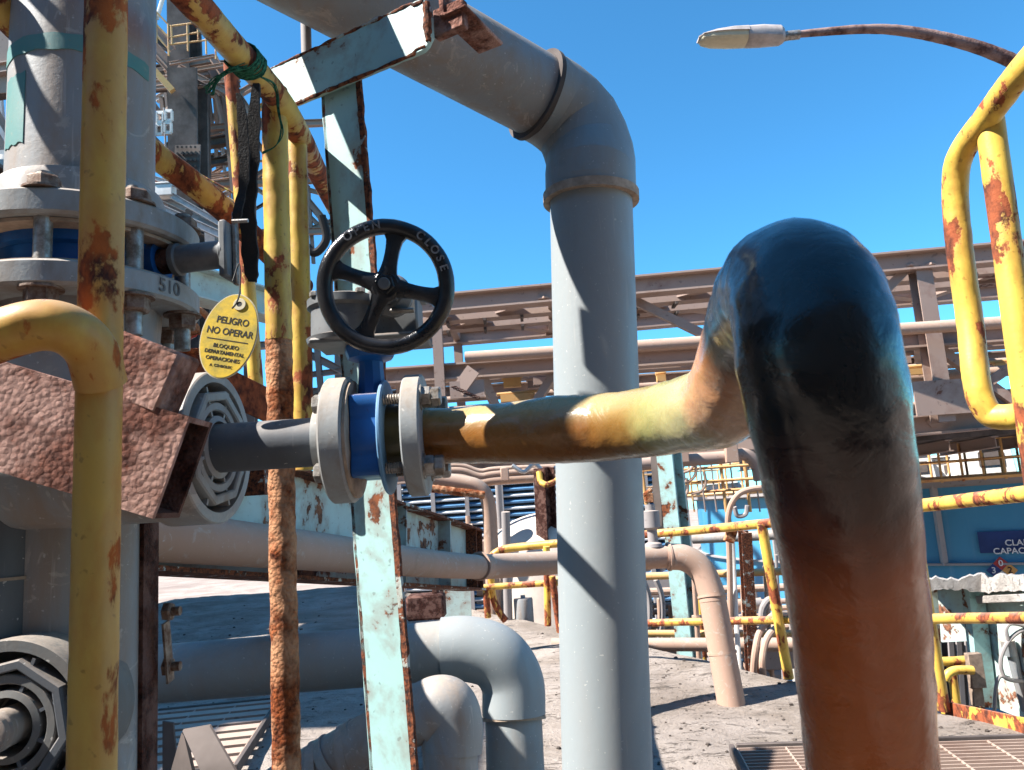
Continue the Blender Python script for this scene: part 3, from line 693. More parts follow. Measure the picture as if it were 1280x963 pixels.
# ================================================================ turquoise column and arm
WD = Vector((.88, -.47, 0)).normalized(); ND = Vector((-.47, -.88, 0)).normalized()      # along the face, and out of it
ct, cb = P(424, 95, 1.60), P(493, 990, 1.37)
tcol = thing('steel_column', cb, 'turquoise steel column with flaking edges and a short arm near its top', 'column')
cw = .105
b = MB()
def col_plate(o0, o1, nseg, mat, name, dep, seedv):
    q = MB(); prev = None
    for i in range(nseg+1):
        c = ct.lerp(cb, i/nseg); j0 = .0022*mnoise.noise(Vector((i*.31, seedv, 0))) ; j1 = .0035*mnoise.noise(Vector((i*.37, seedv+5, 0)))
        cur = [q.bm.verts.new(v) for v in (c+WD*(o0+j0), c+WD*(o1+j1), c+WD*(o1+j1)-ND*dep, c+WD*(o0+j0)-ND*dep)]
        if prev:
            for k in range(4): q.face((prev[k], prev[(k+1) % 4], cur[(k+1) % 4], cur[k]))
        else: q.face(cur)
        prev = cur
    q.face(prev[::-1]); return q.build(name, mat, tcol)
col_plate(-cw/2, cw/2-.012, 90, M['turq'], 'web_plate', .008, 1)
col_plate(cw/2-.012, cw/2, 120, M['turq_edge'], 'corroded_edge', .0075, 3)
col_plate(-cw/2+.001, -cw/2+.008, 60, M['turq_edge'], 'rear_flange', .05, 7)
al, ar = P(336, 118, 1.68), P(540, 28, 1.47)
az_, bz_ = al, ar
b = MB(); d_, sA, uA = frame(ar-al)
hh = .053; na = 40
topv, = [None],
q = MB(); prev = None
for i in range(na+1):
    t = i/na; c = al.lerp(ar, t); e1 = .0015*mnoise.noise(Vector((i*.5, 11, 0))); e2 = .002*mnoise.noise(Vector((i*.5, 17, 0)))
    k_ = 1.0 if t < .94 else math.sqrt(max(.02, 1-((t-.94)/.06)**2*.65))
    cur = [q.bm.verts.new(v) for v in (c+uA*(-hh*k_+e1)+ND*.006, c+uA*(hh*k_+e2)+ND*.006, c+uA*(hh*k_+e2)-ND*.006, c+uA*(-hh*k_+e1)-ND*.006)]
    if prev:
        for k in range(4): q.face((prev[k], prev[(k+1) % 4], cur[(k+1) % 4], cur[k]))
    else: q.face(cur)
    prev = cur
q.face(prev[::-1]); q.build('support_arm', M['turq'], tcol)
for s_, nm in ((1, 'upper_lip'), (-1, 'lower_lip')):
    q = MB(); q.tube([al.lerp(ar, i/60)+uA*s_*hh*(1 if i < 55 else .9)+ND*.005 for i in range(59)], .0036, 8, True, .7, seed=s_*3.0); q.build(nm, M['turq_edge'], tcol)
q = MB(); q.tube([al.lerp(ar, .985)+uA*hh*.75*k/8+ND*.006 for k in range(-8, 9)], .006, 10, True, .6); q.build('end_lip', M['turq_edge'], tcol)
q = MB(); pz = al.lerp(ar, 1.02)+uA*.012; q.angle(pz-ND*.012, pz-ND*.16, .060, .009, Z, 1, 1); q.bar(pz-ND*.03-d_*.02, pz-ND*.03+d_*.05, .02, .06); q.build('pipe_saddle', M['rust'], tcol, bevel=.003)
q = MB(); pk = P(383, 60, 1.70); q.rod(pk-Z*.06, pk+Z*.065, .0115, 16); q.build('peg', M['steel_grey'], tcol)

# ================================================================ big grey pipe: sloping run, elbow, drop
gp_ = thing('drain_pipe', P(759, 963, 1.72), 'big clean grey pipe sloping from the top then turning straight down', 'pipe')
vt = P(738.5, 245, 1.90); vb = vt+(P(759, 963, 1.725)-vt)*1.62
b = MB(); b.rod(vb, vt+(vt-vb).normalized()*.02, .1015, 64, 10); b.build('vertical_run', M['pvc_clean'], gp_)
E1 = P(676, 122, 1.93)
RD = (P(357, -52, 1.60)-E1).normalized()
b = MB(); b.tube([E1+RD*1.5, E1+RD*.9, E1+RD*.4, E1], .1015, 64); b.build('sloping_run', M['pvc_dusty'], gp_)
dE = -RD
ec = seg([E1-dE*.012, E1+dE*.045, P(722, 158, 1.97), P(737, 196, 1.945), vt+(vt-vb).normalized()*.055, vt-(vt-vb).normalized()*.012], 2)
b = MB(); b.tube(ec, [.1115]*len(ec), 64); b.build('elbow', M['pvc'], gp_, sharp=.13)
b = MB(); b.lathe(E1-dE*.020, dE, [(0, .102), (0, .1165), (.012, .1165), (.012, .102)], 64); b.build('shaded_elbow_lip', M['steel_dark'], gp_)  # dark colour paints in the shaded gap at the socket
b = MB(); b.lathe(vt-(vt-vb).normalized()*.018, vt-vb, [(0, .102), (0, .118), (.022, .118), (.022, .102)], 64); b.build('socket_rim', M['gasket'], gp_)

# ================================================================ lower pipes
pc = thing('grey_pipe', P(642, 963, 2.1), 'thick grey pipe low over the floor ending in a wide downturned elbow', 'pipe')
c0 = [P(60, 855, 2.2), P(205, 842, 2.17), P(480, 820, 2.15), P(560, 812, 2.15)]
b = MB(); b.tube(c0, .079, 48); b.build('pipe_barrel', M['pvc'], pc)
ev = P(642, 900, 2.12)
ec = seg([P(553, 812.5, 2.15), P(585, 811, 2.15), P(620, 822, 2.145), P(640, 852, 2.14), P(642.5, 893, 2.12)], 9)
b = MB(); b.tube(ec, [.0875]*len(ec), 56); b.build('elbow', M['pvc_clean'], pc)
b = MB(); b.rod(ev+(P(645, 985, 2.06)-ev)*5, ev+(ev-P(645, 985, 2.06)).normalized()*.02, .0785, 48); b.build('drop_leg', M['pvc'], pc)
b = MB(); b.lathe(ev, ev-P(645, 985, 2.06), [(0, .079), (0, .0895), (.008, .0895), (.008, .079)], 48); b.build('socket_rim', M['gasket'], pc)
pd = thing('grey_pipe', P(565, 963, 1.8), 'smaller dusty grey pipe with taped joints and a bent elbow, lowest beside the turquoise column', 'pipe')
c0 = [P(250, 1060, 1.9), P(360, 985, 1.9), P(430, 945, 1.89), P(500, 905, 1.87), P(545, 884, 1.86)]
b = MB(); b.tube(c0, .0655, 44); b.build('pipe_barrel', M['pvc_dusty'], pd)
ev = P(563, 955, 1.83)
ec = seg([P(528, 893, 1.862), P(547, 884, 1.86), P(560, 887, 1.86), P(566, 908, 1.855), P(564.5, 940, 1.84)], 9)
b = MB(); b.tube(ec, [.0725]*len(ec), 48); b.build('elbow', M['pvc_dusty'], pd)
b = MB(); b.rod(onz(ev, 0), onz(ev, ev.z+.04), .0655, 44); b.build('drop_leg', M['pvc_dusty'], pd)
for k, (x, y) in enumerate(((400, 962), (418, 952), (436, 941), (452, 932))):
    c = P(x, y, 1.888); dd = (P(440, 939, 1.888)-P(400, 962, 1.888)).normalized()
    dd = (dd+Z*.25*(1 if k % 2 else -1)).normalized()
    b = MB(); b.lathe(c-dd*.012, dd, [(0, .065), (0, .0685), (.024, .069), (.024, .065)], 40); b.build('tape_wrap', M['pvc_flange'] if k % 2 else M['pvc_dusty'], pd)

pa = thing('beige_pipe', P(905, 825, 3.9), 'long dusty beige pipe running behind the big grey pipe and bending down', 'pipe')
b = MB(); c1 = seg([P(60, 662, 1.55), P(180, 669, 1.75), P(250, 675, 1.9), P(400, 690, 2.42), P(540, 705, 3.35), P(598, 709, 3.9)], 6); b.tube(c1, .0595, 40); b.build('pipe_barrel', M['beige'], pa)
b = MB(); c1 = seg([P(597, 708.5, 3.9), P(620, 708, 4.15), P(720, 702, 4.4), P(836, 696, 4.55)], 6); b.tube(c1, .0655, 40); b.build('pipe_barrel', M['beige'], pa)
b = MB(); c1 = seg([P(834, 696, 4.55), P(856, 698, 4.54), P(876, 712, 4.52), P(888, 738, 4.48), P(891, 752, 4.46)], 8); b.tube(c1, .077, 40); b.build('elbow', M['beige'], pa)
b = MB(); b.tube([P(890, 745, 4.47), P(898, 790, 4.42), P(917, 895, 4.30)], .0775, 40); b.build('drop_leg', M['beige'], pa)
for (c, dd, r_) in ((P(599, 708, 3.9), P(640, 707, 4.2)-P(590, 708, 3.85), .072), (P(836, 696, 4.55), P(845, 696, 4.55)-P(820, 697, 4.54), .084), (P(890, 746, 4.47), P(891, 752, 4.46)-P(889, 740, 4.48), .084), (P(902.5, 816, 4.395), P(912, 868, 4.34)-P(898, 790, 4.42), .084)):
    b = MB(); dd = dd.normalized(); b.lathe(c-dd*.006, dd, [(0, r_-.012), (0, r_), (.012, r_), (.012, r_-.012)], 40); b.build('joint_ring', M['beige'], pa)
nz = P(817, 684, 4.55)
b = MB(); b.lathe(nz, Z, [(0, .055), (.02, .05), (.03, .03), (.10, .03), (.11, .042), (.115, .052), (.21, .052), (.215, .03), (.25, .03)], 20); vt2 = b.build('vent_nozzle', M['steel_grey'], pa)
b = MB(); b.boxc(nz+Z*.29+Y*.01, .05, .05, .06); b.rod(nz+Z*.30-X*.03, nz+Z*.34+X*.02, .015, 10); b.build('vent_cap', M['rust_orange'], vt2, bevel=.005)

# ================================================================ turquoise I-beam
bt0, bt1 = P(60, 492, 1.6), P(588, 662, 4.55)
ib = thing('steel_beam', P(400, 730, 3.0), 'deep pale turquoise I-beam with rust-flaked flanges running away behind the handrail posts', 'beam')
hB = .355; dB, sB, uB = frame(bt1-bt0)
b = MB(); b.bar(bt0-Z*hB/2, bt1-Z*hB/2, .012, hB-.03); b.build('web', M['turq_old'], ib)
for off, nm in ((-.007, 'top_flange'), (-hB+.007, 'bottom_flange')):
    q = MB(); n_ = 90; prev = None
    for i in range(n_+1):
        c = bt0.lerp(bt1, i/n_)+Z*off; j0 = .006*mnoise.noise(Vector((i*.6, off*9, 3)))
        cur = [q.bm.verts.new(v) for v in (c-sB*.075-uB*.006, c+sB*(.075+j0)-uB*(.006+j0*.5), c+sB*(.075+j0)+uB*.006, c-sB*.075+uB*.006)]
        if prev:
            for k in range(4): q.face((prev[k], prev[(k+1) % 4], cur[(k+1) % 4], cur[k]))
        else: q.face(cur)
        prev = cur
    q.face(prev[::-1]); q.build(nm, M['turq_edge'], ib)
for t in (.60, .80, .955, .995):
    c = bt0.lerp(bt1, t)-Z*hB/2; b = MB(); b.boxc(c+sB*.038, .011, .062, hB-.028, dB); b.build('stiffener', M['turq_old'] if t < .9 else M['turq_edge'], ib)
# pale turquoise beam higher up behind
b = MB(); b.ibeam(P(150, 330, 2.2), P(425, 408, 3.2), .105, .09); tag(b.build('steel_beam', M['turq_old']), 'short pale turquoise beam crossing high behind the danger tag', 'beam')
b = MB(); cG = P(383, 400, 2.6); b.prism([cG+Rt*.075*math.cos(a)*(1.3)+Up*.085*math.sin(a) for a in [2*math.pi*k/20 for k in range(20)]], Fw*.012); tag(b.build('gusset_plate', M['turq_old']), 'rounded pale turquoise gusset plate left of the black handwheel', 'gusset')
# rusty small handwheel far left
hw3 = thing('rusty_handwheel', P(243, 412, 1.9), 'small rusted valve handwheel partly hidden behind the danger tag', 'handwheel')
c = P(240, 412, 1.85); n_ = Vector((.75, -.65, .05)).normalized(); _, s_, u_ = frame(n_)
b = MB(); b.tube([c+(s_*math.cos(2*math.pi*k/36)+u_*math.sin(2*math.pi*k/36))*.055 for k in range(36)], .008, 10, closed=True); b.build('rim', M['rust_orange'], hw3)
b = MB()
for k in range(4): b.rod(c, c+(s_*math.cos(rad(90*k+20))+u_*math.sin(rad(90*k+20)))*.052, .005, 8)
b.disc(c-n_*.01, n_, .016, .02, 16); b.build('spokes', M['rust_orange'], hw3)
b = MB(); b.rod(c-n_*.10, c, .02, 14); b.boxc(c-n_*.10, .05, .06, .07, n_); b.build('valve_bonnet', M['sign_red'], hw3, bevel=.004)

# ================================================================ lamp
lm = thing('street_lamp', P(1325, 900, 5.0), 'grey street lamp on a long curved brown arm against the blue sky', 'street lamp')
arm = [(985, 44.5, 5.2), (1030, 40, 5.2), (1085, 36.5, 5.2), (1130, 39, 5.2), (1180, 48, 5.2), (1230, 62, 5.2), (1275, 82, 5.2), (1310, 110, 5.2), (1328, 160, 5.2)]
a_ = pseg(arm, 8)
b = MB(); b.tube(a_, [.022+.026*min(1, i/(len(a_)*.75)) for i in range(len(a_))], 18, True, .05); b.build('lamp_arm', M['lamp_arm'], lm)
pb = a_[-1]; b = MB(); b.rod(onz(pb, -3.6), onz(pb, pb.z+.05), .055, 18); b.build('lamp_post', M['lamp_arm'], lm)
h0, h1 = P(979, 45, 5.2), P(872, 49, 5.2); dh = (h1-h0).normalized(); sh = dh.cross(Z).normalized(); Ln = (h1-h0).length
def section(t, wid, zt, zb_):
    c = h0+dh*Ln*t; o = []
    for k in range(14):
        a = 2*math.pi*k/14; sy, cy = math.sin(a), math.cos(a)
        o.append(c+sh*wid*math.copysign(abs(cy)**.7, cy)+Z*((zt if sy > 0 else zb_)*abs(sy)**.8*(1 if sy > 0 else -1)))
    return o
def loft(secs, name, mat, par):
    q = MB(); prev = None
    for sct in secs:
        cur = [q.bm.verts.new(p) for p in sct]
        if prev:
            for k in range(14): q.face((prev[k], prev[(k+1) % 14], cur[(k+1) % 14], cur[k]))
        else: q.face(cur)
        prev = cur
    q.face(prev[::-1]); return q.build(name, mat, par)
hd = loft([section(0, .045, .05, .045), section(.04, .066, .062, .056), section(.25, .082, .064, .056), section(.42, .088, .055, .054), section(.44, .088, .052, .046)], 'lamp_housing', M['lamp'], lm)
loft([section(.43, .092, .056, .0), section(.60, .097, .050, .0), section(.80, .090, .032, .004), section(.95, .066, .010, .010), section(1.0, .035, -.004, .018)], 'lamp_lid', M['lamp'], hd)
loft([section(.445, .083, .02, .055), section(.65, .086, .02, .054), section(.85, .078, .01, .048), section(.955, .055, .0, .038), section(.985, .03, -.004, .028)], 'lamp_glass', M['tag_rim'], hd)
b = MB(); b.tube([P(999, 43.5, 5.2), P(985, 45, 5.2), P(975, 47, 5.2)], .032, 16); b.build('lamp_collar', M['galv'], lm)

# ================================================================ right yellow loop rail
yr = thing('guard_rail', P(1290, 560, 1.4), 'bright yellow looped guard rail with a second upright, close at the right edge', 'guard rail')
lp_ = [(1520, 900, 1.02), (1500, 300, 1.06), (1475, 20, 1.10), (1440, -45, 1.13), (1395, -40, 1.19), (1345, 15, 1.26), (1300, 62, 1.32), (1262, 108, 1.38), (1230, 152, 1.45), (1206, 184, 1.50), (1195, 215, 1.53), (1195, 265, 1.54), (1202, 330, 1.53), (1212, 400, 1.52), (1220, 470, 1.49), (1226, 500, 1.48), (1240, 519, 1.47), (1265, 521, 1.44), (1286, 517, 1.41)]
pts = pseg(lp_, 12)
b = MB(); b.tube(pts, .0242, 32, True, .035); b.build('loop_rail', M['yellow_clean'], yr)
b = MB(); pp, qq = P(1237, 150, 1.455), P(1316, 720, 1.33); qq = pp+(qq-pp)*(pp.z/(pp.z-qq.z)); b.rod(pp, qq, .0245, 32, 80, .03, seed=5); b.build('post', M['yellow_clean'], yr)
# ================================================================ guard rails along the floor edge
er = thing('guard_rail', P(1178, 882, 3.95), 'yellow pipe guard rail along the floor edge, passing behind the big hose', 'guard rail')
top = [P(770, 671, 5.6), P(860, 664, 5.2), P(952, 655, 4.75), P(1010, 650, 4.5)]
b = MB(); b.tube(seg(top, 6), .029, 18, True, .02); b.build('top_rail', M['yellow'], er)
b = MB(); b.tube(seg([P(1100, 637, 4.2), P(1140, 633.5, 3.95), P(1215, 625, 3.5), P(1340, 611, 2.8)], 8), .033, 20, True, .02); b.build('top_rail', M['yellow_clean'], er)
b = MB(); b.tube(seg([P(700, 783, 6.0), P(810, 779, 5.5), P(985, 775, 4.72), P(1140, 774, 3.98), P(1215, 773, 3.6), P(1360, 772, 2.9)], 8), .025, 18, True, .03); b.build('mid_rail', M['yellow'], er)
for (x0, y0, x1, y1, d, dd) in ((952, 655, 986, 848, 4.74, 4.70), (1139, 634, 1180, 888, 3.97, 3.93), (1338, 611, 1400, 955, 2.81, 2.80)):
    b = MB(); b.rod(P(x0, y0, d), P(x1, y1, dd), .031, 20, 24, .02, seed=x0*.1); b.build('post', M['yellow_clean'], er)
b = MB(); b.bar(P(1176, 884, 4.0), P(1360, 925, 3.15), .012, .07); b.build('toe_board', M['yellow_clean'], er, bevel=.002)
r2 = thing('guard_rail', P(690, 780, 6.3), 'short yellow guard rail with a bent end in front of the white domed tank', 'guard rail')
b = MB(); b.tube(seg([P(612, 705, 6.4), P(616, 695, 6.4), P(630, 687, 6.4), P(660, 683, 6.35), P(725, 677, 6.2)], 8), .034, 16, True, .02); b.build('top_rail', M['yellow'], r2)
b = MB(); b.tube(seg([P(596, 735, 6.4), P(640, 732, 6.35), P(720, 727, 6.2)], 4), .026, 16); b.build('mid_rail', M['yellow'], r2)
for (x0, y0, x1, y1, d) in ((607, 733, 610, 772, 6.4), (683, 683, 685, 782, 6.25), (690, 720, 700, 790, 6.2)):
    b = MB(); b.rod(P(x0, y0, d), P(x1, y1, d), .028, 14); b.build('post', M['yellow_clean'], r2)
b = MB(); b.tube(pseg([(612, 700, 6.45), (616, 745, 6.45), (624, 765, 6.45), (632, 776, 6.45)]), .03, 14); b.build('brace', M['yellow_clean'], r2)
r3 = thing('guard_rail', P(900, 790, 8.0), 'ochre lower pipe rail beyond the floor edge under the blue tank', 'guard rail')
b = MB(); b.rod(P(690, 725, 7.8), P(1020, 713, 7.2), .036, 14); b.build('top_rail', M['rail_far'], r3)
b = MB(); b.rod(P(700, 792, 7.6), P(1180, 792, 7.0), .032, 14); b.build('mid_rail', M['rail_far'], r3)
for x in (872, 934, 1130, 1148): 
    b = MB(); b.rod(P(x, 722, 7.4), P(x+10, 850, 7.4), .03, 12); b.build('post', M['yellow_clean'], r3)
r4 = thing('low_pipe', P(900, 800, 7.0), 'rusty beige low pipe lying beyond the floor edge', 'pipe')
b = MB(); b.rod(P(690, 806, 6.6), P(1010, 806, 6.2), .055, 16); b.build('pipe_barrel', M['beige'], r4)
b = MB(); b.lathe(P(728, 806, 6.6), X, [(0, .05), (0, .085), (.07, .085), (.07, .05)], 16); b.build('coupling', M['rust_orange'], r4)

# turquoise uprights and others beyond
def column(px, y0, y1, d, w, mat, label, px1=None, lower=None):
    p, q = P(px, y0, d), P(px1 if px1 else px+(y1-y0)*.035*(1+ (px-450)/400), y1, d)
    t = thing('steel_column', q, label, 'column'); b = MB(); b.ibeam(p, q, w, w*.8, w*.1, w*.08, Vector((-.62, -.78, 0))); b.build('shaft', mat, t)
    b = MB(); b.bar(q-Z*.02, q+Z*.02, w*1.5, w*1.5, Y); b.build('base_plate', mat, t); return t
tq = column(834, 545, 838, 7.2, .20, M['turq'], 'bright turquoise column speckled with rust beyond the floor edge', 864)
cc = P(838, 600, 7.2)
column(819, 545, 660, 7.6, .10, M['steel_dark'], 'dark grey column just left of the bright turquoise column')
column(680, 585, 770, 9.0, .20, M['rust_dark'], 'dark rusted column with a yellow sling, left of the tall grey pipe', 688)
b = MB(); b.tube(pseg([(674, 590, 8.9), (676, 602, 8.85), (684, 606, 8.8), (697, 600, 8.85), (700, 590, 8.9)]), .035, 10); tag(b.build('lifting_sling', M['yellow_clean']), 'yellow lifting sling looped round the dark rusted column', 'sling')
b = MB(); b.tube(pseg([(540, 598, 9), (575, 603, 9), (598, 609, 9), (610, 628, 9), (614, 680, 9), (618, 790, 9)]), .085, 20); tag(b.build('beige_standpipe', M['beige']), 'beige pipe bending down in front of the louvred building', 'pipe')
b = MB(); b.rod(P(540, 611, 8.8), P(606, 619, 8.8), .045, 14, 30, .2); tag(b.build('rusty_pipe', M['rust_orange']), 'short scaly rusty pipe ending at the bend of the beige standpipe', 'pipe')
b = MB(); b.rod(P(622, 595, 11), P(626, 666, 11), .045, 12); b.lathe(P(626, 666, 11), Z, [(-.05, .09), (0, .09), (.06, .045)], 12); tag(b.build('grey_standpipe', M['steel_grey']), 'thin grey upright pipe left of the white dome', 'pipe')
b = MB(); b.rod(P(632, 640, 8), P(636, 800, 8), .045, 12); tag(b.build('grey_standpipe', M['steel_grey']), 'slim grey pipe upright between the short guard rail posts', 'pipe')
dr = thing('grey_drum', P(657, 785, 8), 'grey plastic drum standing by the short yellow guard rail', 'drum')
c = P(656, 783, 8); b = MB(); b.lathe(c, Z, [(0, 0), (0, .095), (.01, .10), (.27, .10), (.285, .095), (.285, 0)], 28); b.build('drum_body', M['pvc_dusty'], dr)
b = MB(); b.disc(c+Z*.285, Z, .025, .03, 12); b.build('bung', M['pvc_dusty'], dr)

# white domed tank
dm = thing('domed_tank', onz(P(690, 692, 9.6), -3.6), 'white domed storage tank behind the short yellow guard rail', 'tank')
c = P(690, 692, 9.6); c0_ = onz(c, -3.6)
b = MB(); hz = c.z+3.6+.05; b.lathe(c0_, Z, [(0, .81), (hz, .81), (hz, .75)], 48); b.build('shell', M['dome'], dm)
b = MB(); b.lathe(onz(c, c.z+.04), Z, [(.48*math.sin(rad(k*9)), .80*math.cos(rad(k*9))) for k in range(11)], 48); b.build('dome', M['dome'], dm)

# louvred building behind
lb = thing('louvred_building', P(620, 700, 26), 'distant building with blue and white horizontal louvres, left of the tall grey pipe', 'building')
pA, pB = P(500, 600, 27), P(850, 580, 25); pA.z = pB.z = 0
zT, zB = P(600, 560, 26).z, -3.6
b = MB(); b.bar(onz(pA, (zT+zB)/2)+Y*2, onz(pB, (zT+zB)/2)+Y*2, 4, zT-zB); b.build('wall', M['opening_dark'], lb)
for mk, ph in (('louver_white', 0), ('louver_blue', 1)):
    b = MB(); z = zB+.1+ph*.21
    while z < zT-.1:
        b.bar(onz(pA, z)-Y*.12, onz(pB, z)-Y*.12, .16, .07 if ph else .055, (Z+Y*-.5)); z += .42
    b.build('louver_bank', M[mk], lb)
b = MB()
for k in range(9):
    c = pA.lerp(pB, k/8); b.bar(onz(c, zB)-Y*.25, onz(c, zT)-Y*.25, .14, .14, Y)
b.build('mullions', M['steel_grey'], lb)

# ================================================================ blue clarifier tank with walkway
tk = thing('clarifier_tank', P(1180, 860, 14), 'large round blue clarifier tank with a navy sign and walkway on its rim', 'tank')
TC = P(1250, 660, 20.5); TC = onz(TC, 0); TR = 7.8
wt = P(1215, 604, 13.3).z
b = MB(); b.lathe(onz(TC, -3.6), Z, [(0, TR), (wt+3.6, TR), (wt+3.6, TR-.1), (0, TR-.1)], 160); b.build('shell', M['tank'], tk)
b = MB()
for z in (wt-.06, wt-1.5): b.lathe(onz(TC, z), Z, [(0, TR), (0, TR+.10), (.04, TR+.10), (.04, TR)], 160)
b.build('rim_ring', M['steel_grey'], tk)
def tpt(px, z, off=0.0):                 # a point on the tank wall by bearing
    v = Fw+(px-W0/2)/FPX*Rt-(600-H0/2)/FPX*Up; v = Vector((v.x, v.y)); o = Vector((CAM.x-TC.x, CAM.y-TC.y))
    A = v.dot(v); B = 2*v.dot(o); C_ = o.dot(o)-(TR+off)**2; dsc = B*B-4*A*C_
    t = (-B-math.sqrt(max(0, dsc)))/(2*A); return Vector((CAM.x+v.x*t, CAM.y+v.y*t, z))
for px in (1040, 1165, 1310, 905, 960): b = MB(); p = tpt(px, 0, .05); b.bar(onz(p, wt-1.5), onz(p, wt), .10, .10, Y); b.build('wall_bracket', M['steel_grey'], tk)
# sign on the wall
sg = thing('tank_sign', tpt(1250, P(1250, 683, 13.2).z, .03), 'navy sign with white lettering CLARIFICADOR CAPACIDAD fixed to the blue tank', 'sign')
sa, sb_ = tpt(1211, 0, .06), tpt(1330, 0, .06); dS = (sb_-sa).normalized(); nS = dS.cross(Z)
zt, zb_ = P(1245, 668, 13.3).z, P(1245, 696, 13.3).z
b = MB(); b.bar(onz(sa, (zt+zb_)/2), onz(sb_, (zt+zb_)/2), .02, zt-zb_); b.build('sign_board', M['navy'], sg)
def spx(px, py): p = tpt(px, 0, .06); q = onz(p, zpix(p, py)); return q+nS*.013
for body, px, py in (('CLARIFICADOR', 1243, 679), ('CAPACIDAD', 1227, 689.5)):
    text('sign_lettering', body, .150, spx(px, py)+nS*.02, dS, Z, M['sign_white'], sg, .004, 'LEFT')
dmn = thing('hazard_diamond', spx(1233, 713), 'small red white and yellow hazard diamond with numbers 0 3 2 on the blue tank', 'sign')
dc = spx(1234, 713)+nS*.02; hq = .125
def quad(cx, cz, mat, nm, off=0):
    q = MB(); o_ = dc+dS*cx+Z*cz+nS*off; q.prism([o_+Z*hq*.97, o_+dS*hq*.97, o_-Z*hq*.97, o_-dS*hq*.97], nS*.006); q.build(nm, mat, dmn)
quad(0, hq, M['sign_red'], 'top_field'); quad(-hq, 0, M['navy'], 'left_field'); quad(hq, 0, M['sign_yellow'], 'right_field'); quad(0, -hq, M['white'], 'bottom_field')
for ch, cx, cz, mt in (('0', 0, hq, 'sign_white'), ('3', -hq, 0, 'sign_white'), ('2', hq, 0, 'ink')):
    text('numeral', ch, .15, dc+dS*cx+Z*cz+nS*.012, dS, Z, M[mt], dmn, .002)
# walkway and handrail on the rim
ww = thing('rim_walkway', tpt(1100, wt, .3), 'grey walkway with ochre handrails along the rim of the blue tank', 'walkway')
N_ = 46; wp = [tpt(800+620*i/N_, wt, .25) for i in range(N_+1)]
wi = [p+(Vector((TC.x, TC.y, wt))-p).normalized()*1.0 for p in wp]
q = MB(); prev = None
for a_, c_ in zip(wp, wi):
    cur = [q.bm.verts.new(v) for v in (a_-Z*.02, c_-Z*.02, c_+Z*.05, a_+Z*.05)]
    if prev:
        for k in range(4): q.face((prev[k], prev[(k+1) % 4], cur[(k+1) % 4], cur[k]))
    else: q.face(cur)
    prev = cur
q.face(prev[::-1]); q.build('deck', M['steel_grey'], ww)
for side, pl in ((0, wp), (1, wi)):
    b = MB(); b.tube([p+Z*.10 for p in pl], .05, 4); b.build('toe_board', M['rail_far'], ww)
    for hz_, rr_ in ((.78, .024), (.42, .020)):
        b = MB(); b.tube([p+Z*hz_ for p in pl], rr_, 8); b.build('rail', M['rail_far'], ww)
    for i in range(0, N_+1, 2):
        b = MB(); b.rod(pl[i]+Z*.03, pl[i]+Z*.78, .024, 8); b.build('rail_post', M['rail_far'], ww)
rnd = random.Random(11)
for k, (px, off, w_, h_, mt, lab) in enumerate(((830, 1.6, .9, .35, 'white', 'low white housing on the tank walkway right of the turquoise column'), (905, 1.5, 1.3, .32, 'white', 'long white trough on the tank walkway behind the ochre rails'), (1142, 1.2, .9, .65, 'white', 'stacked white cover plates at the left of the tank walkway'), (1195, 2.2, 1.5, .5, 'white', 'sloping white hopper on the tank rim behind the rails'), (1235, 1.9, 1.1, .8, 'white', 'tall white cabinet on the tank rim behind the rails'))):
    p = tpt(px, wt+.05, -off)
    e = thing('equipment_housing', p, lab, 'equipment'); b = MB(); b.prism([p+dS*w_/2, p-dS*w_/2, p-dS*w_*.35+Z*h_, p+dS*w_*.42+Z*h_], Y*.8); b.build('casing', M[mt], e, bevel=.02)
    b = MB(); b.bar(p-dS*w_*.42+Z*(h_+.03)+Y*.4, p+dS*w_*.46+Z*(h_+.03)+Y*.4, .9, .04); b.build('lid', M[mt], e)
    b = MB(); b.boxc(p+Z*h_*.5-Y*.02+dS*.1, w_*.4, .03, h_*.35, dS); b.build('hatch', M['steel_dark'], e)
# cable lattice and conduits in front of the tank, right of the turquoise column
lt = thing('cable_rack', P(900, 600, 10.5), 'ochre cable rack with many upright conduits, seen under the hose right of the turquoise column', 'cable rack')
for (x0, y0, x1, y1) in ((845, 588, 985, 578), (845, 604, 985, 596), (848, 617, 985, 608), (790, 590, 825, 586), (792, 622, 828, 618)):
    b = MB(); b.rod(P(x0, y0, 10.6), P(x1, y1, 10.3), .020, 8); b.build('rack_rail', M['rail_far'], lt)
for x in (803, 854, 862, 876, 890, 902, 914, 932, 944, 958, 970):
    b = MB(); b.rod(P(x-3, 566, 10.5), P(x+6, 640, 10.5), .024 if x in (902, 932, 803) else .012, 8); b.build('rack_upright', M['rail_far'] if x in (902, 932, 803, 862) else M['steel_grey'], lt)
for (x, y) in ((858, 612), (868, 590), (880, 604), (866, 578)):
    b = MB(); b.tube(pseg([(x, y-14, 10.4), (x+2, y, 10.4), (x-4, y+10, 10.4), (x-16, y+14, 10.4)]), .02, 8); b.build('bent_conduit', M['steel'], lt)
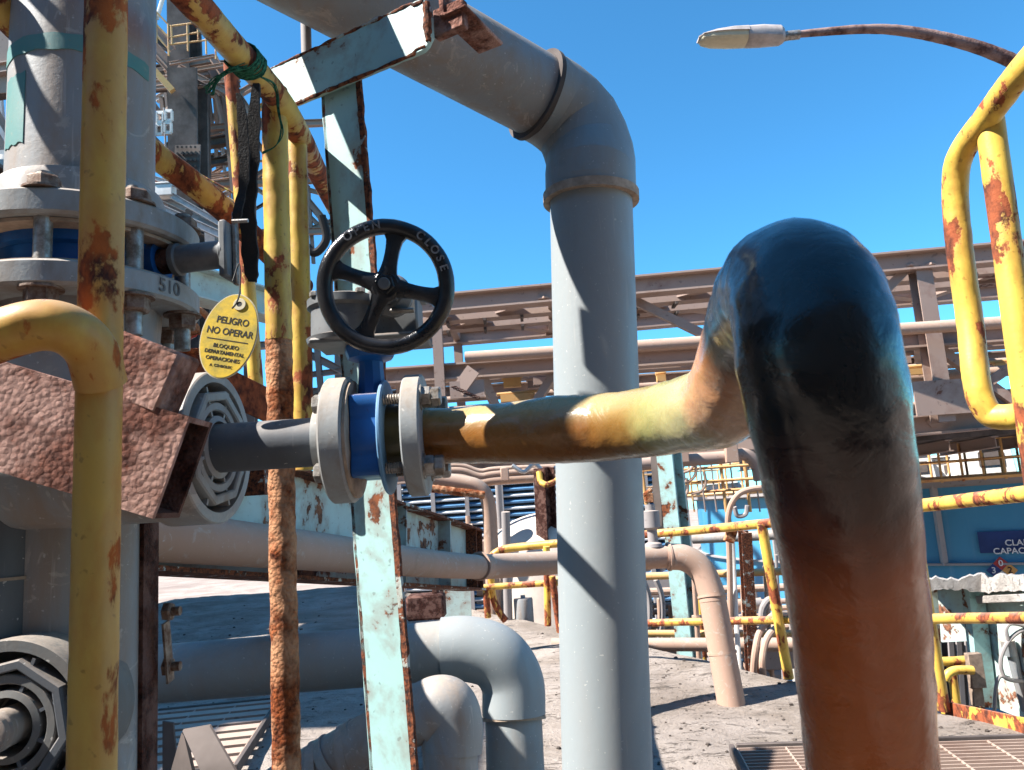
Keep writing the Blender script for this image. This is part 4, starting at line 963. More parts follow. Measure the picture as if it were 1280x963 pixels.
cd = [('tall pale conduit curving over like a crook before the blue tank', [(914, 830, 5.6), (912, 700, 5.6), (910, 650, 5.6), (918, 624, 5.6), (938, 612, 5.6), (990, 608, 5.6)], .022, 'beige'),
      ('pale conduit rising beside the rusty post under the ochre rail', [(925, 845, 5.5), (920, 770, 5.6), (916, 690, 5.7), (914, 660, 5.7)], .019, 'white'),
      ('dusty hooked conduit with a curled top, right of the rusty post', [(941, 848, 5.3), (944, 815, 5.3), (950, 790, 5.35), (966, 770, 5.4), (985, 768, 5.5)], .024, 'beige'),
      ('dusty hooked conduit, second of the bent pair beside the guard rail post', [(954, 850, 5.2), (953, 825, 5.2), (958, 800, 5.25), (970, 786, 5.3), (985, 783, 5.3)], .024, 'beige'),
      ('grey hose loop standing above the bent conduits by the guard rail post', [(952, 775, 5.9), (954, 760, 5.9), (962, 750, 5.9), (972, 756, 5.9), (975, 790, 5.9)], .028, 'steel_grey')]
for lab, pts_, r_, mt in cd:
    b = MB(); b.tube(pseg(pts_), r_, 10, True, .02); tag(b.build('conduit', M[mt]), lab, 'conduit', 'conduits by the floor edge')
b = MB(); b.tube(pseg([(918, 634, 6), (922, 645, 6), (932, 643, 6), (934, 632, 6)]), .018, 8); tag(b.build('curled_cable', M['steel_grey']), 'short curled grey cable under the crook shaped conduit', 'cable')
b = MB(); b.ibeam(P(931, 665, 6.0), P(941, 850, 6.0), .10, .08, .01, .01, Y); tag(b.build('rusty_post', M['turq_edge']), 'rusty flaking post standing among the pale conduits', 'post')
b = MB(); b.rod(P(866, 674, 7.0), P(1000, 667, 6.6), .045, 14); tag(b.build('grey_pipe', M['pvc_dusty']), 'pale grey pipe under the guard rail before the blue tank', 'pipe')
b = MB(); b.bar(P(904, 661, 5.5), P(1000, 652, 5.3), .05, .05); b.bar(P(908, 668, 5.5), P(918, 672, 5.5), .06, .09); tag(b.build('cable_bracket', M['rust_orange']), 'rusty bracket clipped under the guard rail by the crook shaped conduit', 'bracket')
for k, (x, lab) in enumerate(((808, 'curved grey hose low between the tall grey pipe and turquoise column'), (824, 'straight grey hose low beside the turquoise column'))):
    b = MB(); b.tube(pseg([(x-4, 725, 8.2), (x+3, 745, 8.2), (x+4, 775, 8.2), (x-2, 800, 8.2)]), .03, 8); tag(b.build('hose_run', M['steel_grey']), lab, 'hose')
# low equipment clutter beyond the floor edge
def skid(px, py, d, w, h, dep, label, mat, n):
    p = P(px, py, d); t = thing('pump_skid', p, label, 'equipment'); b = MB(); b.boxc(p+Z*h*.25, w, dep, h*.5); b.build('skid_frame', M[mat], t, bevel=.01)
    for k in range(n):
        c = p+X*(w*(k/(n)-.4))+Z*h*.6; b = MB(); b.rod(c, c+Z*h*.5, .035, 10); b.lathe(c+Z*h*.2, X, [(-.06, 0), (-.06, .07), (.06, .07), (.06, 0)], 12); b.build('fitting', M['beige' if k % 2 else 'steel_grey'], t)
skid(800, 745, 9, 1.1, .45, .5, 'dusty pump skid with pipe stubs, low between grey pipe and turquoise column', 'steel_grey', 6)
skid(920, 800, 9, 1.6, .5, .5, 'dusty valve skid with pipe stubs low behind the beige drop pipe', 'steel', 7)
skid(560, 705, 11, 1.6, .6, .6, 'dusty skid of fittings behind the end of the turquoise beam', 'steel', 5)
skid(670, 780, 10, 1.2, .5, .5, 'dusty low manifold behind the grey drum', 'steel_grey', 5)
skid(1000, 830, 7.5, 1.0, .4, .4, 'dusty fittings rack behind the big hose near the floor edge', 'steel', 5)
b = MB(); b.boxc(P(533, 758, 7), .34, .25, .22); b.boxc(P(545, 750, 7)+Z*.1, .06, .08, .2); tag(b.build('rubble_block', M['rust_dark'], bevel=.02), 'dark crumbling block under the end of the turquoise beam', 'block')
b = MB(); b.boxc(P(572, 752, 7.5), .26, .02, .42); tag(b.build('panel_sheet', M['turq_old']), 'small pale green panel under the end of the turquoise beam', 'panel')

# ================================================================ derelict cabinet at lower right
cb_ = thing('derelict_cabinet', P(1225, 880, 5.2), 'pale turquoise derelict steel cabinet with peeling paint and crumbling top, at lower right', 'cabinet')
def quadp(pts, th, name, mat): 
    q = MB(); q.prism(pts, Fw*th); return q.build(name, mat, cb_)
D = 5.2
quadp([P(1164, 738, D), P(1172, 738, D), P(1182, 885, D), P(1174, 885, D)], .05, 'corner_post', M['turq_old'])
quadp([P(1172, 736, D+.30), P(1213, 734, D+.02), P(1218, 801, D+.02), P(1178, 803, D+.30)], .03, 'side_panel', M['turq_old'])
quadp([P(1210, 728, D-.04), P(1229, 726, D-.04), P(1247, 885, D-.04), P(1226, 885, D-.04)], .09, 'door_post', M['turq'])
quadp([P(1229, 738, D), P(1345, 732, D-.75), P(1345, 925, D-.75), P(1246, 886, D)], .04, 'front_panel', M['turq_old'])
quadp([P(1176, 804, D+.5), P(1222, 802, D+.5), P(1232, 890, D+.5), P(1180, 890, D+.5)], .03, 'inner_wall', M['opening_dark'])
for x in (1186, 1196, 1207): quadp([P(x, 802, D+.4), P(x+6, 802, D+.4), P(x+12, 890, D+.4), P(x+6, 890, D+.4)], .02, 'inner_slat', M['steel_grey'])
q = MB(); prev = None
for i in range(41):
    x = 1160+190*i/40; yt = 724-i*.06-(3 if i > 10 else 0)+7*mnoise.noise(Vector((i*.33, 9, 0)))+3*mnoise.noise(Vector((i*.7, 0, 0))); yb_ = 738-i*.12+4*mnoise.noise(Vector((i*.6, 5, 0)))+(4 if i > 10 else 0)
    cur = [q.bm.verts.new(P(x, y, d)) for y, d in ((yt, D-.12-max(0, i-14)*.03), (yb_, D-.13-max(0, i-14)*.03), (yb_-2, D+.5), (yt-2, D+.5))]
    if prev:
        for k in range(4): q.face((prev[k], prev[(k+1) % 4], cur[(k+1) % 4], cur[k]))
    else: q.face(cur)
    prev = cur
q.face(prev[::-1]); q.build('crumbling_top', M['plaster'], cb_)
b = MB(); b.bar(P(1222, 750, D-.06), P(1345, 745, D-.83), .03, .05); b.build('door_lintel', M['plaster'], cb_, bevel=.006)
b = MB(); b.rod(P(1262, 805, 4.9), P(1283, 888, 4.9), .032, 16, 20, .04); b.rod(P(1259, 800, 4.9), P(1263, 818, 4.9), .042, 14); gpp = b.build('grey_conduit', M['pvc_dusty']); tag(gpp, 'leaning grey conduit stub in front of the pale cabinet panel', 'conduit')
b = MB(); b.tube(pseg([(1260, 800, 4.85), (1258, 786, 4.85), (1265, 780, 4.85), (1282, 784, 4.85), (1300, 800, 4.9)], 6), .012, 8); b.tube(pseg([(1300, 785, 4.85), (1278, 788, 4.85), (1262, 800, 4.85), (1252, 820, 4.85), (1252, 838, 4.85), (1262, 850, 4.85), (1300, 852, 4.9)], 6), .013, 8); b.tube(pseg([(1262, 848, 4.85), (1250, 846, 4.85), (1245, 860, 4.85), (1243, 888, 4.85)], 6), .012, 8)
tag(b.build('cable_loop', M['steel_grey']), 'looped grey cable hanging on the leaning conduit stub at lower right', 'cable')
b = MB(); b.tube(pseg([(1148, 828, 4.9), (1185, 827, 4.9), (1216, 825, 4.9)], 4), .028, 14); b.rod(P(1189, 832, 4.9), P(1196, 884, 4.9), .027, 14); b.tube(pseg([(1181, 850, 4.8), (1186, 842, 4.8), (1196, 838, 4.8), (1216, 838, 4.8)], 5), .027, 12); 
tag(b.build('kick_rail', M['yellow_clean']), 'low yellow kick rail with a short upright in front of the cabinet opening', 'guard rail')
b = MB(); b.boxc(P(1219, 838, 4.85), .09, .05, .21); b.boxc(P(1221, 870, 4.85), .07, .04, .12); tag(b.build('wooden_block', M['wood'], bevel=.004), 'weathered brown upright block at the end of the low yellow kick rail', 'block')
b = MB(); b.tube(pseg([(1150, 868, 4.7), (1160, 870, 4.7), (1168, 862, 4.7), (1166, 848, 4.7)], 5), .035, 12); tag(b.build('bent_pipe_stub', M['beige']), 'bent beige pipe stub at the foot of the right guard rail post', 'pipe')

# ================================================================ floor grating and added light-stripe slats
def grating(name, o, xd, yd, lx, ly, pitch, label, bw=.006):
    t = thing(name, o, label, 'grating'); n = int(ly/pitch); b = MB()
    for i in range(n+1): b.bar(o+yd*i*pitch, o+yd*i*pitch+xd*lx, bw, .03)
    b.build('bearing_bars', M['steel'], t); b = MB()
    k = int(lx/.18)
    for i in range(k+1): b.rod(o+xd*(lx*i/k)+Z*.010, o+xd*(lx*i/k)+yd*ly+Z*.010, .005, 6)
    b.build('cross_rods', M['steel'], t); b = MB()
    for p, q in ((o-yd*.03, o-yd*.03+xd*lx), (o+yd*(ly+.03), o+yd*(ly+.03)+xd*lx), (o-xd*.02-yd*.03, o-xd*.02+yd*(ly+.03)), (o+xd*(lx+.02)-yd*.03, o+xd*(lx+.02)+yd*(ly+.03))): b.bar(p, q, .022, .05)
    b.build('frame', M['steel_dark'], t, bevel=.003); return t
ga, gb_ = G(922, 940, .03), G(1300, 928, .03); xd = (gb_-ga).normalized(); yd = Vector((xd.y, -xd.x, 0))
grating('floor_grating', ga, xd, yd, (gb_-ga).length, 1.5, .040, 'steel floor grating let into the concrete at the bottom right')
b = MB(); b.bar(ga+Z*-.0+yd*.75+xd*.9, ga+yd*.2+xd*1.25, .03, .05, Z)
tag(b.build('steel_flat', M['steel_grey'], bevel=.003), 'steel flat bar lying on the right floor grating', 'steel flat')
ga, gb_ = G(196, 893, .03), G(345, 878, .03); xd = (gb_-ga).normalized(); yd = Vector((xd.y, -xd.x, 0))
grating('floor_grating', ga, xd, yd, (gb_-ga).length, 1.3, .15, 'slats added on the lower left floor to shape stripes of sunlight beside the rusty post', .095)  # added slats imitate stripes of light falling on the floor

# ================================================================ pipe rack bridge across the background
pr = thing('pipe_rack', P(900, 560, 12), 'dusty brown steel pipe rack bridge with cross bracing spanning the background', 'pipe rack')
def dline(x, off=0): return 12.6-(x-500)*.0016+off
def chord(y0, y1, off, h, w, name, x0=470, x1=1420, mat='steel'):
    sl = (y1-y0)/720.0
    p, q = P(x0, y0+(x0-560)*sl, dline(x0, off)), P(x1, y0+(x1-560)*sl, dline(x1, off))
    b = MB(); b.ibeam(p, q, h, w, .03, .02); b.build(name, M[mat], pr); return p, q
N0, N1 = chord(380, 315, 0, .30, .30, 'top_chord')
F0, F1 = chord(424, 362, 2.7, .26, .26, 'top_chord')
chord(466, 416, .0, .26, .28, 'mid_chord'); chord(492, 446, 2.7, .24, .26, 'mid_chord')
chord(588, 520, .0, .30, .30, 'bottom_chord'); chord(585, 528, 2.7, .30, .3, 'bottom_chord')
def nearp(x, y0, y1, off=0): sl = (y1-y0)/720.0; return P(x, y0+(x-560)*sl, dline(x, off))
T = lambda x: nearp(x, 380, 315); Tf = lambda x: nearp(x, 424, 362, 2.7); Mi = lambda x: nearp(x, 466, 416); Bo = lambda x: nearp(x, 588, 520); Bf = lambda x: nearp(x, 585, 528, 2.7); Mf = lambda x: nearp(x, 492, 446, 2.7)
for x, w_ in ((545, .16), (1148, .24), (1470, .24)):
    p = T(x)-Z*.12; q = onz(p, Bo(x).z); b = MB(); b.ibeam(p-Y*.0, q, w_, w_, .02, .015, Y); b.build('upright', M['steel'], pr)
    b = MB(); b.boxc((p+q)/2*0+onz(p, Bo(x).z+.35)-Y*.16, .9 if x > 1000 else .5, .03, .5); b.build('gusset', M['steel'], pr)
for x in (572, 700, 1085, 1300):
    p = Tf(x); q = onz(p, Bf(x).z); b = MB(); b.ibeam(p, q, .18, .16, .02, .015, Y); b.build('upright', M['steel'], pr)
for x0, x1 in ((500, 690), (690, 790), (690, 930), (930, 1148), (1148, 1330), (1330, 1420)):
    for a_, c_ in ((T(x0), Tf(x1)), (Tf(x0), T(x1))):
        if (x0, x1) == (690, 790): continue
        b = MB(); b.angle(a_-Z*.10, c_-Z*.10+Vector((0, 0, .02)), .19, .03); b.build('plan_brace', M['steel'], pr)
for x in (500, 690, 930, 1148, 1330):
    b = MB(); b.ibeam(T(x), Tf(x), .18, .14, .02, .015); b.build('cross_beam', M['steel'], pr)
    b = MB(); b.ibeam(Mi(x), Mf(x), .18, .14, .02, .015); b.build('cross_beam', M['steel'], pr)
    b = MB(); b.ibeam(Bo(x), Bf(x), .22, .16, .02, .015); b.build('cross_beam', M['steel'], pr)
for p, q in ((T(552), Tf(572)-Z*0), (nearp(785, 380, 315)-Z*.10+Y*.2, Mi(905)+Z*.15), (T(1142), Mi(1040)), (Mi(1156), Bo(1290)), (Mi(600), Bo(650)), (Mi(700), Bo(620)), (Mf(800), Bf(980)), (Mi(1330), Bo(1160))):
    b = MB(); b.bar(p, q, .13, .13); b.build('diagonal', M['steel'], pr)
# cable trays and pipes on the rack
for off, z, nm in ((.75, .0, 'a'), (1.45, .02, 'b')):
    f = off/2.7; p, q = N0.lerp(F0, f)-Z*.14, N1.lerp(F1, f)-Z*.14
    tr = thing('cable_tray', p.lerp(q, .5), 'pale cable tray lying between the pipe rack top chords, nearer one' if nm == 'a' else 'pale cable tray lying between the pipe rack top chords, farther one', 'cable tray')
    b = MB(); b.channel(p, q, .28, .10, .012); b.build('tray', M['steel'], tr)
    for i in range(20): c = p.lerp(q, i/19); b = MB(); b.bar(c-Z*.03+Y*-.17, c-Z*.03+Y*.17, .05, .04); b.build('tray_hanger', M['steel_dark'], tr)
b = MB(); b.tube([P(582, 447, 11.9), P(900, 426, 11.4), P(1450, 391, 10.5)], .088, 18); tag(b.build('rack_pipe', M['beige']), 'pale round pipe running along the pipe rack on its middle chord', 'pipe')
for k, (y0, y1, off, r_, lab) in enumerate(((478, 430, 1.2, .07, 'brown pipe inside the pipe rack just under the middle chord'), (500, 450, 1.9, .06, 'thin brown pipe deep inside the pipe rack'), (515, 462, .9, .09, 'dusty brown pipe inside the lower pipe rack'), (560, 500, 1.5, .12, 'wide dusty pipe low in the pipe rack'), (574, 512, .6, .08, 'dusty pipe lying along the bottom chord of the pipe rack'))):
    sl = (y1-y0)/720; b = MB(); b.rod(P(470, y0-90*sl, dline(470, off)), P(1420, y0+860*sl, dline(1420, off)), r_, 14); tag(b.build('rack_pipe', M['steel' if k % 2 else 'beige']), lab, 'pipe')
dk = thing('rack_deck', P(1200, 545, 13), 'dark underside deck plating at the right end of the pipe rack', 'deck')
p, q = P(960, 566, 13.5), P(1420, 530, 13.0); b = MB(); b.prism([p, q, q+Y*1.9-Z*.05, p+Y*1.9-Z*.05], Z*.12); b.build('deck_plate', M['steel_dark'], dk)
b = MB()
for k in range(9): c = p.lerp(q, k/8); b.ibeam(c-Z*.12, c+Y*1.8-Z*.15, .2, .12, .02, .015)
b.build('deck_joists', M['steel'], dk)
b = MB()
for x0, x1 in ((1000, 1128), (1178, 1330)):
    p, q = P(x0, 512, 11.9), P(x1, 497, 11.6); b.bar(p, q, .04, .42)
    b.bar(p-Z*.22, q-Z*.22, .12, .03)
tag(b.build('side_girder', M['steel']), 'pale brown plate girder panels at the right end of the pipe rack', 'girder')
b = MB(); b.bar(P(572, 490, 11.6), P(592, 462, 11.6), .05, .22); b.boxc(P(584, 487, 11.6), .52, .06, .26); tag(b.build('rack_plate', M['steel']), 'pale steel plate with a chain hung on the pipe rack above the valve flange', 'plate')
b = MB()
for k in range(16): 
    c = P(567+k*2.0, 484+k*.9, 11.45); b.tube([c+(X*math.cos(2*math.pi*j/8)*.035+(Z if k % 2 else Y)*math.sin(2*math.pi*j/8)*.022) for j in range(8)], .008, 5, closed=True)
tag(b.build('chain', M['rust_dark']), 'dark chain hanging on the pale plate of the pipe rack', 'chain')
rnd = random.Random(5)
for k in range(16):
    x = 560+rnd.random()*140 if k < 6 else 795+rnd.random()*480; y = 484+rnd.random()*26-(x-560)*.07
    d = 12.2+rnd.random()*2; w_ = .15+rnd.random()*.5
    p = P(x, y, d); b = MB(); b.boxc(p, w_, .1, .06+.1*rnd.random()); b.rod(p-X*w_*.6+Z*.08, p+X*w_*.6+Z*.1, .03, 8)
    tag(b.build('pipe_support', M['steel' if k % 3 else 'rail_far']), 'small pipe support saddle inside the pipe rack below its middle chord', 'support', 'supports inside the pipe rack')
# lower conduit racks left of the tall pipe
cr = thing('conduit_bank', P(610, 590, 9), 'bank of dusty conduits just under the straight part of the liquor hose', 'conduits')
for (y0, y1, r_) in ((590, 578, .05), (598, 588, .06), (584, 576, .03)):
    b = MB(); b.tube(pseg([(535, y0, 9.4), (575, y0-2, 9.4), (600, y0-2+7, 9.4), (625, y0+2, 9.4), (730, y1+6, 9.4)], 6), r_, 12); b.build('conduit', M['beige'], cr)
b = MB(); b.boxc(P(631, 593, 9.2), .10, .08, .16); b.build('clamp_box', M['beige'], cr, bevel=.01)
b = MB(); b.tube(pseg([(640, 582, 9.2), (655, 590, 9.2), (668, 580, 9.2), (682, 590, 9.2), (700, 582, 9.2)], 6), .025, 8); b.build('loose_cable', M['white'], cr)
c2 = thing('conduit_bank', P(880, 575, 9), 'bank of dusty pipes and clamps under the hose bend, right of the tall grey pipe', 'conduits')
b = MB(); b.tube(pseg([(785, 582, 10), (850, 576, 10), (905, 572, 10), (930, 568, 10), (945, 580, 10), (950, 600, 10)], 6), .085, 14); b.build('pipe_barrel', M['steel'], c2)
for x in (852, 914): 
    b = MB(); b.boxc(P(x, 565, 9.9), .16, .10, .28); b.build('clamp', M['beige'], c2, bevel=.01)
b = MB(); b.bar(P(785, 566, 10.2), P(960, 554, 10), .1, .14); b.build('support_beam', M['steel'], c2)

# ================================================================ process structure, upper left
ps = thing('process_structure', P(240, 640, 15), 'tall dusty brown process structure with platforms, braces and ochre handrails, upper left', 'structure')
def st(x0, y0, x1, y1, wpx, name, d=15.0, d1=None, mat='steel', kind='i'):
    d1 = d1 or d; p, q = P(x0, y0, d), P(x1, y1, d1); w = wpx*d/960; b = MB()
    if kind == 'i': b.ibeam(p, q, w, w*.8, w*.1, w*.08)
    elif kind == 'b': b.bar(p, q, w, w)
    elif kind == 'v': b.ibeam(p, q, w, w, w*.1, w*.08, Y)
    else: b.rod(p, q, w/2, 8)
    return b.build(name, M[mat], ps)
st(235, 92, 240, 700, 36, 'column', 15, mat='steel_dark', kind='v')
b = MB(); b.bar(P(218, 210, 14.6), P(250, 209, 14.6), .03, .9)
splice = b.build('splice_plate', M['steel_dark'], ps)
b = MB()
for i in range(5):
    for j in range(7): b.rod(P(222+i*5.5, 184+j*8, 14.62), P(222+i*5.5, 184+j*8, 14.52), .024, 6)
b.build('splice_bolts', M['steel_dark'], splice)
st(227, -60, 229, 95, 27, 'column', 15.6, mat='steel_dark', kind='v'); st(256, 100, 262, 500, 9, 'column', 15.8, mat='steel_dark', kind='b'); st(247, 10, 250, 75, 5, 'column', 15.8, mat='steel_dark', kind='b')
st(206, -10, 196, 24, 5, 'brace', 15, mat='white', kind='r')
for a_ in ((178, 42, 240, 112, 11), (186, 60, 236, 118, 5), (178, 15, 216, 62, 8), (205, 86, 272, 74, 9), (212, 80, 268, 70, 4), (207, 94, 300, 78, 5), (266, 72, 312, 142, 9), (262, 84, 318, 176, 10), (222, 84, 300, 124, 8), (205, 98, 262, 92, 6), (178, 108, 232, 100, 8), (178, 112, 300, 100, 5), (238, 110, 300, 96, 5), (226, 92, 236, 118, 6)): st(*a_, 'girder', 15+.6*rnd.random())
b = MB(); b.prism([P(186, 92, 15.6), P(262, 78, 15.6), P(300, 110, 19), P(210, 118, 19)], Z*.1); b.build('deck_plate', M['steel_dark'], ps)
st(176, 70, 216, 114, 7, 'stringer', 14.6, mat='rail_far', kind='b')
for (x0, y0, x1, y1) in ((187, 6, 212, 33), (187, 22, 212, 48), (213, 33, 250, 28), (213, 47, 258, 39), (212, 56, 262, 50), (187, 35, 211, 62)): st(x0, y0, x1, y1, 2.2, 'rail', 14.5, mat='rail_far', kind='r')
for (x, y0, y1) in ((195, 14, 54), (210, 30, 70), (214, 32, 56), (234, 30, 64), (247, 28, 50), (257, 39, 68), (269, 48, 74)): st(x, y0, x+1, y1, 2.4, 'rail_post', 14.5, mat='rail_far', kind='r')
for (x0, y0, x1, y1) in ((178, 110, 226, 178), (226, 120, 180, 172), (182, 140, 226, 160), (178, 158, 228, 208)): st(x0, y0, x1, y1, 5, 'brace', 16.5, kind='b')
st(280, 108, 292, 240, 6, 'brace', 16, kind='b'); st(300, 128, 258, 98, 5, 'brace', 16); st(272, 120, 296, 222, 7, 'brace', 16.5, kind='i'); st(276, 118, 330, 190, 6, 'brace', 17)
st(262, 168, 300, 160, 7, 'girder', 17); st(262, 196, 300, 190, 6, 'girder', 18); st(258, 150, 310, 143, 5, 'girder', 18); st(262, 222, 302, 214, 5, 'girder', 17); st(276, 166, 284, 240, 4, 'girder', 17, mat='lamp', kind='r')
st(229, 207, 300, 246, 2.6, 'stair_rail', 13.5, mat='yellow_clean', kind='r'); st(232, 216, 300, 256, 2.0, 'stair_rail', 13.5, mat='rail_far', kind='r'); st(220, 222, 300, 268, 2.0, 'stair_rail', 13.5, mat='rail_far', kind='r')
for x in (247, 264, 280, 297): st(x, 205+(x-229)*.55+10, x+1, 235+(x-229)*.55, 2.4, 'stair_post', 13.5, mat='rail_far', kind='r')
for a_ in ((178, 250, 300, 305, 9), (215, 245, 310, 300, 7), (240, 270, 330, 316, 8), (178, 236, 232, 262, 6), (190, 222, 234, 236, 5)): st(*a_, 'stringer', 13.2+.3*rnd.random(), mat='lamp')
st(262, 262, 266, 330, 12, 'girder', 14, mat='lamp', kind='v'); st(240, 284, 300, 300, 16, 'girder', 14.2, mat='steel_dark')
for a_ in ((372, 236, 440, 318, 8), (378, 262, 440, 322, 5), (366, 232, 430, 250, 5), (378, 290, 438, 268, 5), (385, 232, 392, 330, 5)): st(*a_, 'girder', 17, mat='steel')
for a_ in ((380, 440, 440, 470, 9), (396, 430, 404, 520, 8), (378, 470, 440, 462, 7), (380, 500, 440, 480, 6)): st(*a_, 'girder', 16, mat='steel')
rs = random.Random(21)
for k in range(64):
    x, y = 184+rs.random()*118, 92+rs.random()*190
    if k % 3 == 0: st(x, y, x+4, y+30+rs.random()*40, 3+rs.random()*3, 'girder', 17+rs.random()*2, kind='v')
    else: dx = 30+rs.random()*50; sl = rs.choice((-.12, -.1, .55, .62, -.6)); st(x, y, x+dx, y+dx*sl, 2.5+rs.random()*5, 'girder', 16.5+rs.random()*3, mat=rs.choice(('steel', 'steel', 'steel_dark', 'lamp', 'rail_far')))
for a_ in ((178, 92, 304, 84, 15), (182, 112, 300, 104, 8), (186, 64, 232, 100, 9), (250, 88, 318, 150, 13), (176, 238, 232, 268, 12), (232, 262, 305, 300, 14), (258, 180, 306, 172, 12), (256, 205, 304, 197, 9), (262, 232, 306, 226, 11), (290, 130, 296, 260, 9), (178, 42, 214, 62, 9)): st(*a_, 'girder', 16+rs.random(), mat=rs.choice(('steel_dark', 'steel', 'steel_dark')))
for x, d in ((178, 16), (311, 16.5), (424, 17), (180, 19), (430, 19.5)):
    st(x, -70 if x < 200 else 150, x+4, 690, 13, 'column', d, kind='v')
for y in (165, 236, 300, 440, 500):
    st(178, y, 311, y-8, 8, 'girder', 16.1, 16.5); st(311, y-8, 426, y-12, 8, 'girder', 16.5, 17.0); st(178, y+2, 430, y-12, 7, 'girder', 19, 19.5)
    st(311, y-8, 312, y-2, 7, 'girder', 16.5, 19.2); st(426, y-12, 428, y-8, 7, 'girder', 17, 19.5)
# left of the riser
st(14, 30, 18, 120, 22, 'column', 14, kind='v'); st(-30, 92, 34, 82, 14, 'girder', 13.8, mat='steel'); st(-30, 118, 34, 108, 18, 'girder', 14.5, mat='steel_dark'); st(-10, 130, 30, 200, 8, 'brace', 14, mat='steel'); st(-20, 150, 30, 232, 14, 'brace', 14.6, kind='b'); st(0, 120, 12, 260, 5, 'girder', 15, mat='louver_white', kind='b'); st(18, 95, 24, 200, 6, 'girder', 15, mat='steel_dark', kind='b')
b = MB(); b.boxc(P(5, 212, 14), .45, .4, .55); b.lathe(P(8, 206, 13.6), Z, [(-.2, .2), (0, .22), (.12, .16), (.18, 0)], 16); b.build('motor_housing', M['pvc'], ps)
fl_ = thing('floodlight_frame', P(205, 155, 14.2), 'pair of square white floodlight frames high on the process structure', 'floodlight')
for (x, y) in ((200, 147), (211, 145), (199, 162), (210, 160)):
    c = P(x, y, 14.2); b = MB()
    for p, q in (((-4, -6), (4, -6)), ((4, -6), (4, 6)), ((4, 6), (-4, 6)), ((-4, 6), (-4, -6))): b.bar(P(x+p[0], y+p[1], 14.2), P(x+q[0], y+q[1], 14.2), .03, .06)
    b.build('lamp_frame', M['white'], fl_)
b = MB(); b.rod(P(205, 135, 14.3), P(207, 185, 14.3), .02, 8); b.build('mast', M['steel_grey'], fl_)
b = MB(); b.tube(pseg([(380, 305, 9), (392, 316, 9), (402, 310, 9), (408, 296, 9), (402, 270, 9)]), .05, 10); tag(b.build('hose_loop', M['rubber']), 'dark hose loop hanging between the yellow post and turquoise column', 'hose')
pers = P(195, 231, 13.4)
b = MB(); b.lathe(pers-Z*.12, Z, [(0, 0), (0, .10), (.10, .13), (.22, .10), (.26, 0)], 12); b.boxc(pers-Z*.2+X*.04, .12, .1, .14); tag(b.build('red_bucket', M['sign_red'], bevel=.01), 'small red bucket on the stair landing just right of the grey riser', 'bucket')
b = MB(); b.boxc(P(207, 240, 13.3), .30, .2, .20); b.boxc(P(207, 240, 13.3)+Z*.12, .34, .24, .03); tag(b.build('white_box', M['white'], bevel=.01), 'small white box on the stair landing beside the red bucket', 'box')

# more pipework beyond the floor edge, in front of the tank
rs = random.Random(31)
labs = ('thin upright conduit left of the beige drop pipe', 'thin upright conduit just behind the beige drop pipe', 'thin pale conduit between the drop pipe and the rusty post', 'thin ochre upright right of the rusty flaking post', 'thin grey upright close to the guard rail post', 'thin upright conduit behind the guard rail post', 'short ochre upright behind the hooked conduits', 'slim grey upright left of the hooked conduits')
for k, x in enumerate((872, 886, 922, 946, 962, 976, 990, 935)):
    b = MB(); d = 6.6+rs.random()*1.5; b.rod(P(x-6, 690+rs.random()*40, d), P(x+4, 860, d), .018+.012*rs.random(), 10); b.lathe(P(x, 780, d), Z, [(0, 0), (0, .045), (.07, .045), (.07, 0)], 10); tag(b.build('conduit', M[('beige', 'steel_grey', 'white', 'rail_far')[k % 4]]), labs[k], 'conduit')
mf = thing('pipe_manifold', P(930, 820, 8.6), 'tangle of dusty pipes low under the blue tank right of the tall grey pipe', 'pipes')
for k in range(9):
    y = 735+k*13+rs.random()*6; d = 8.2+rs.random()*1.6
    b = MB(); b.rod(P(800, y+4, d), P(1010, y-3, d-.3), .02+.035*rs.random(), 10); b.build('pipe_run', M[rs.choice(('beige', 'steel', 'steel_grey', 'rail_far'))], mf)
for k in range(14):
    x = 806+k*15+rs.random()*6; d = 8.0+rs.random()*1.5
    b = MB(); b.rod(P(x, 730+rs.random()*60, d), P(x+5, 850, d), .02+.02*rs.random(), 8); b.lathe(P(x+2, 790+rs.random()*30, d), X, [(-.05, 0), (-.05, .06), (.05, .06), (.05, 0)], 10); b.build('valve_stem', M[rs.choice(('beige', 'steel', 'white', 'steel_grey', 'rust_orange'))], mf)
mf2 = thing('pipe_manifold', P(640, 740, 10), 'tangle of dusty pipes under the domed tank left of the tall grey pipe', 'pipes')
for k in range(6):
    y = 725+k*11+rs.random()*5; d = 10.5+rs.random(); b = MB(); b.rod(P(596, y+3, d), P(712, y-3, d), .025+.03*rs.random(), 10); b.build('pipe_run', M[rs.choice(('beige', 'steel', 'steel_grey'))], mf2)
for k in range(7):
    x = 604+k*13+rs.random()*5; d = 10.2+rs.random()*.6; b = MB(); b.rod(P(x, 715+rs.random()*30, d), P(x+3, 800, d), .025+.02*rs.random(), 8); b.build('pipe_riser', M[rs.choice(('beige', 'steel', 'white', 'rail_far'))], mf2)
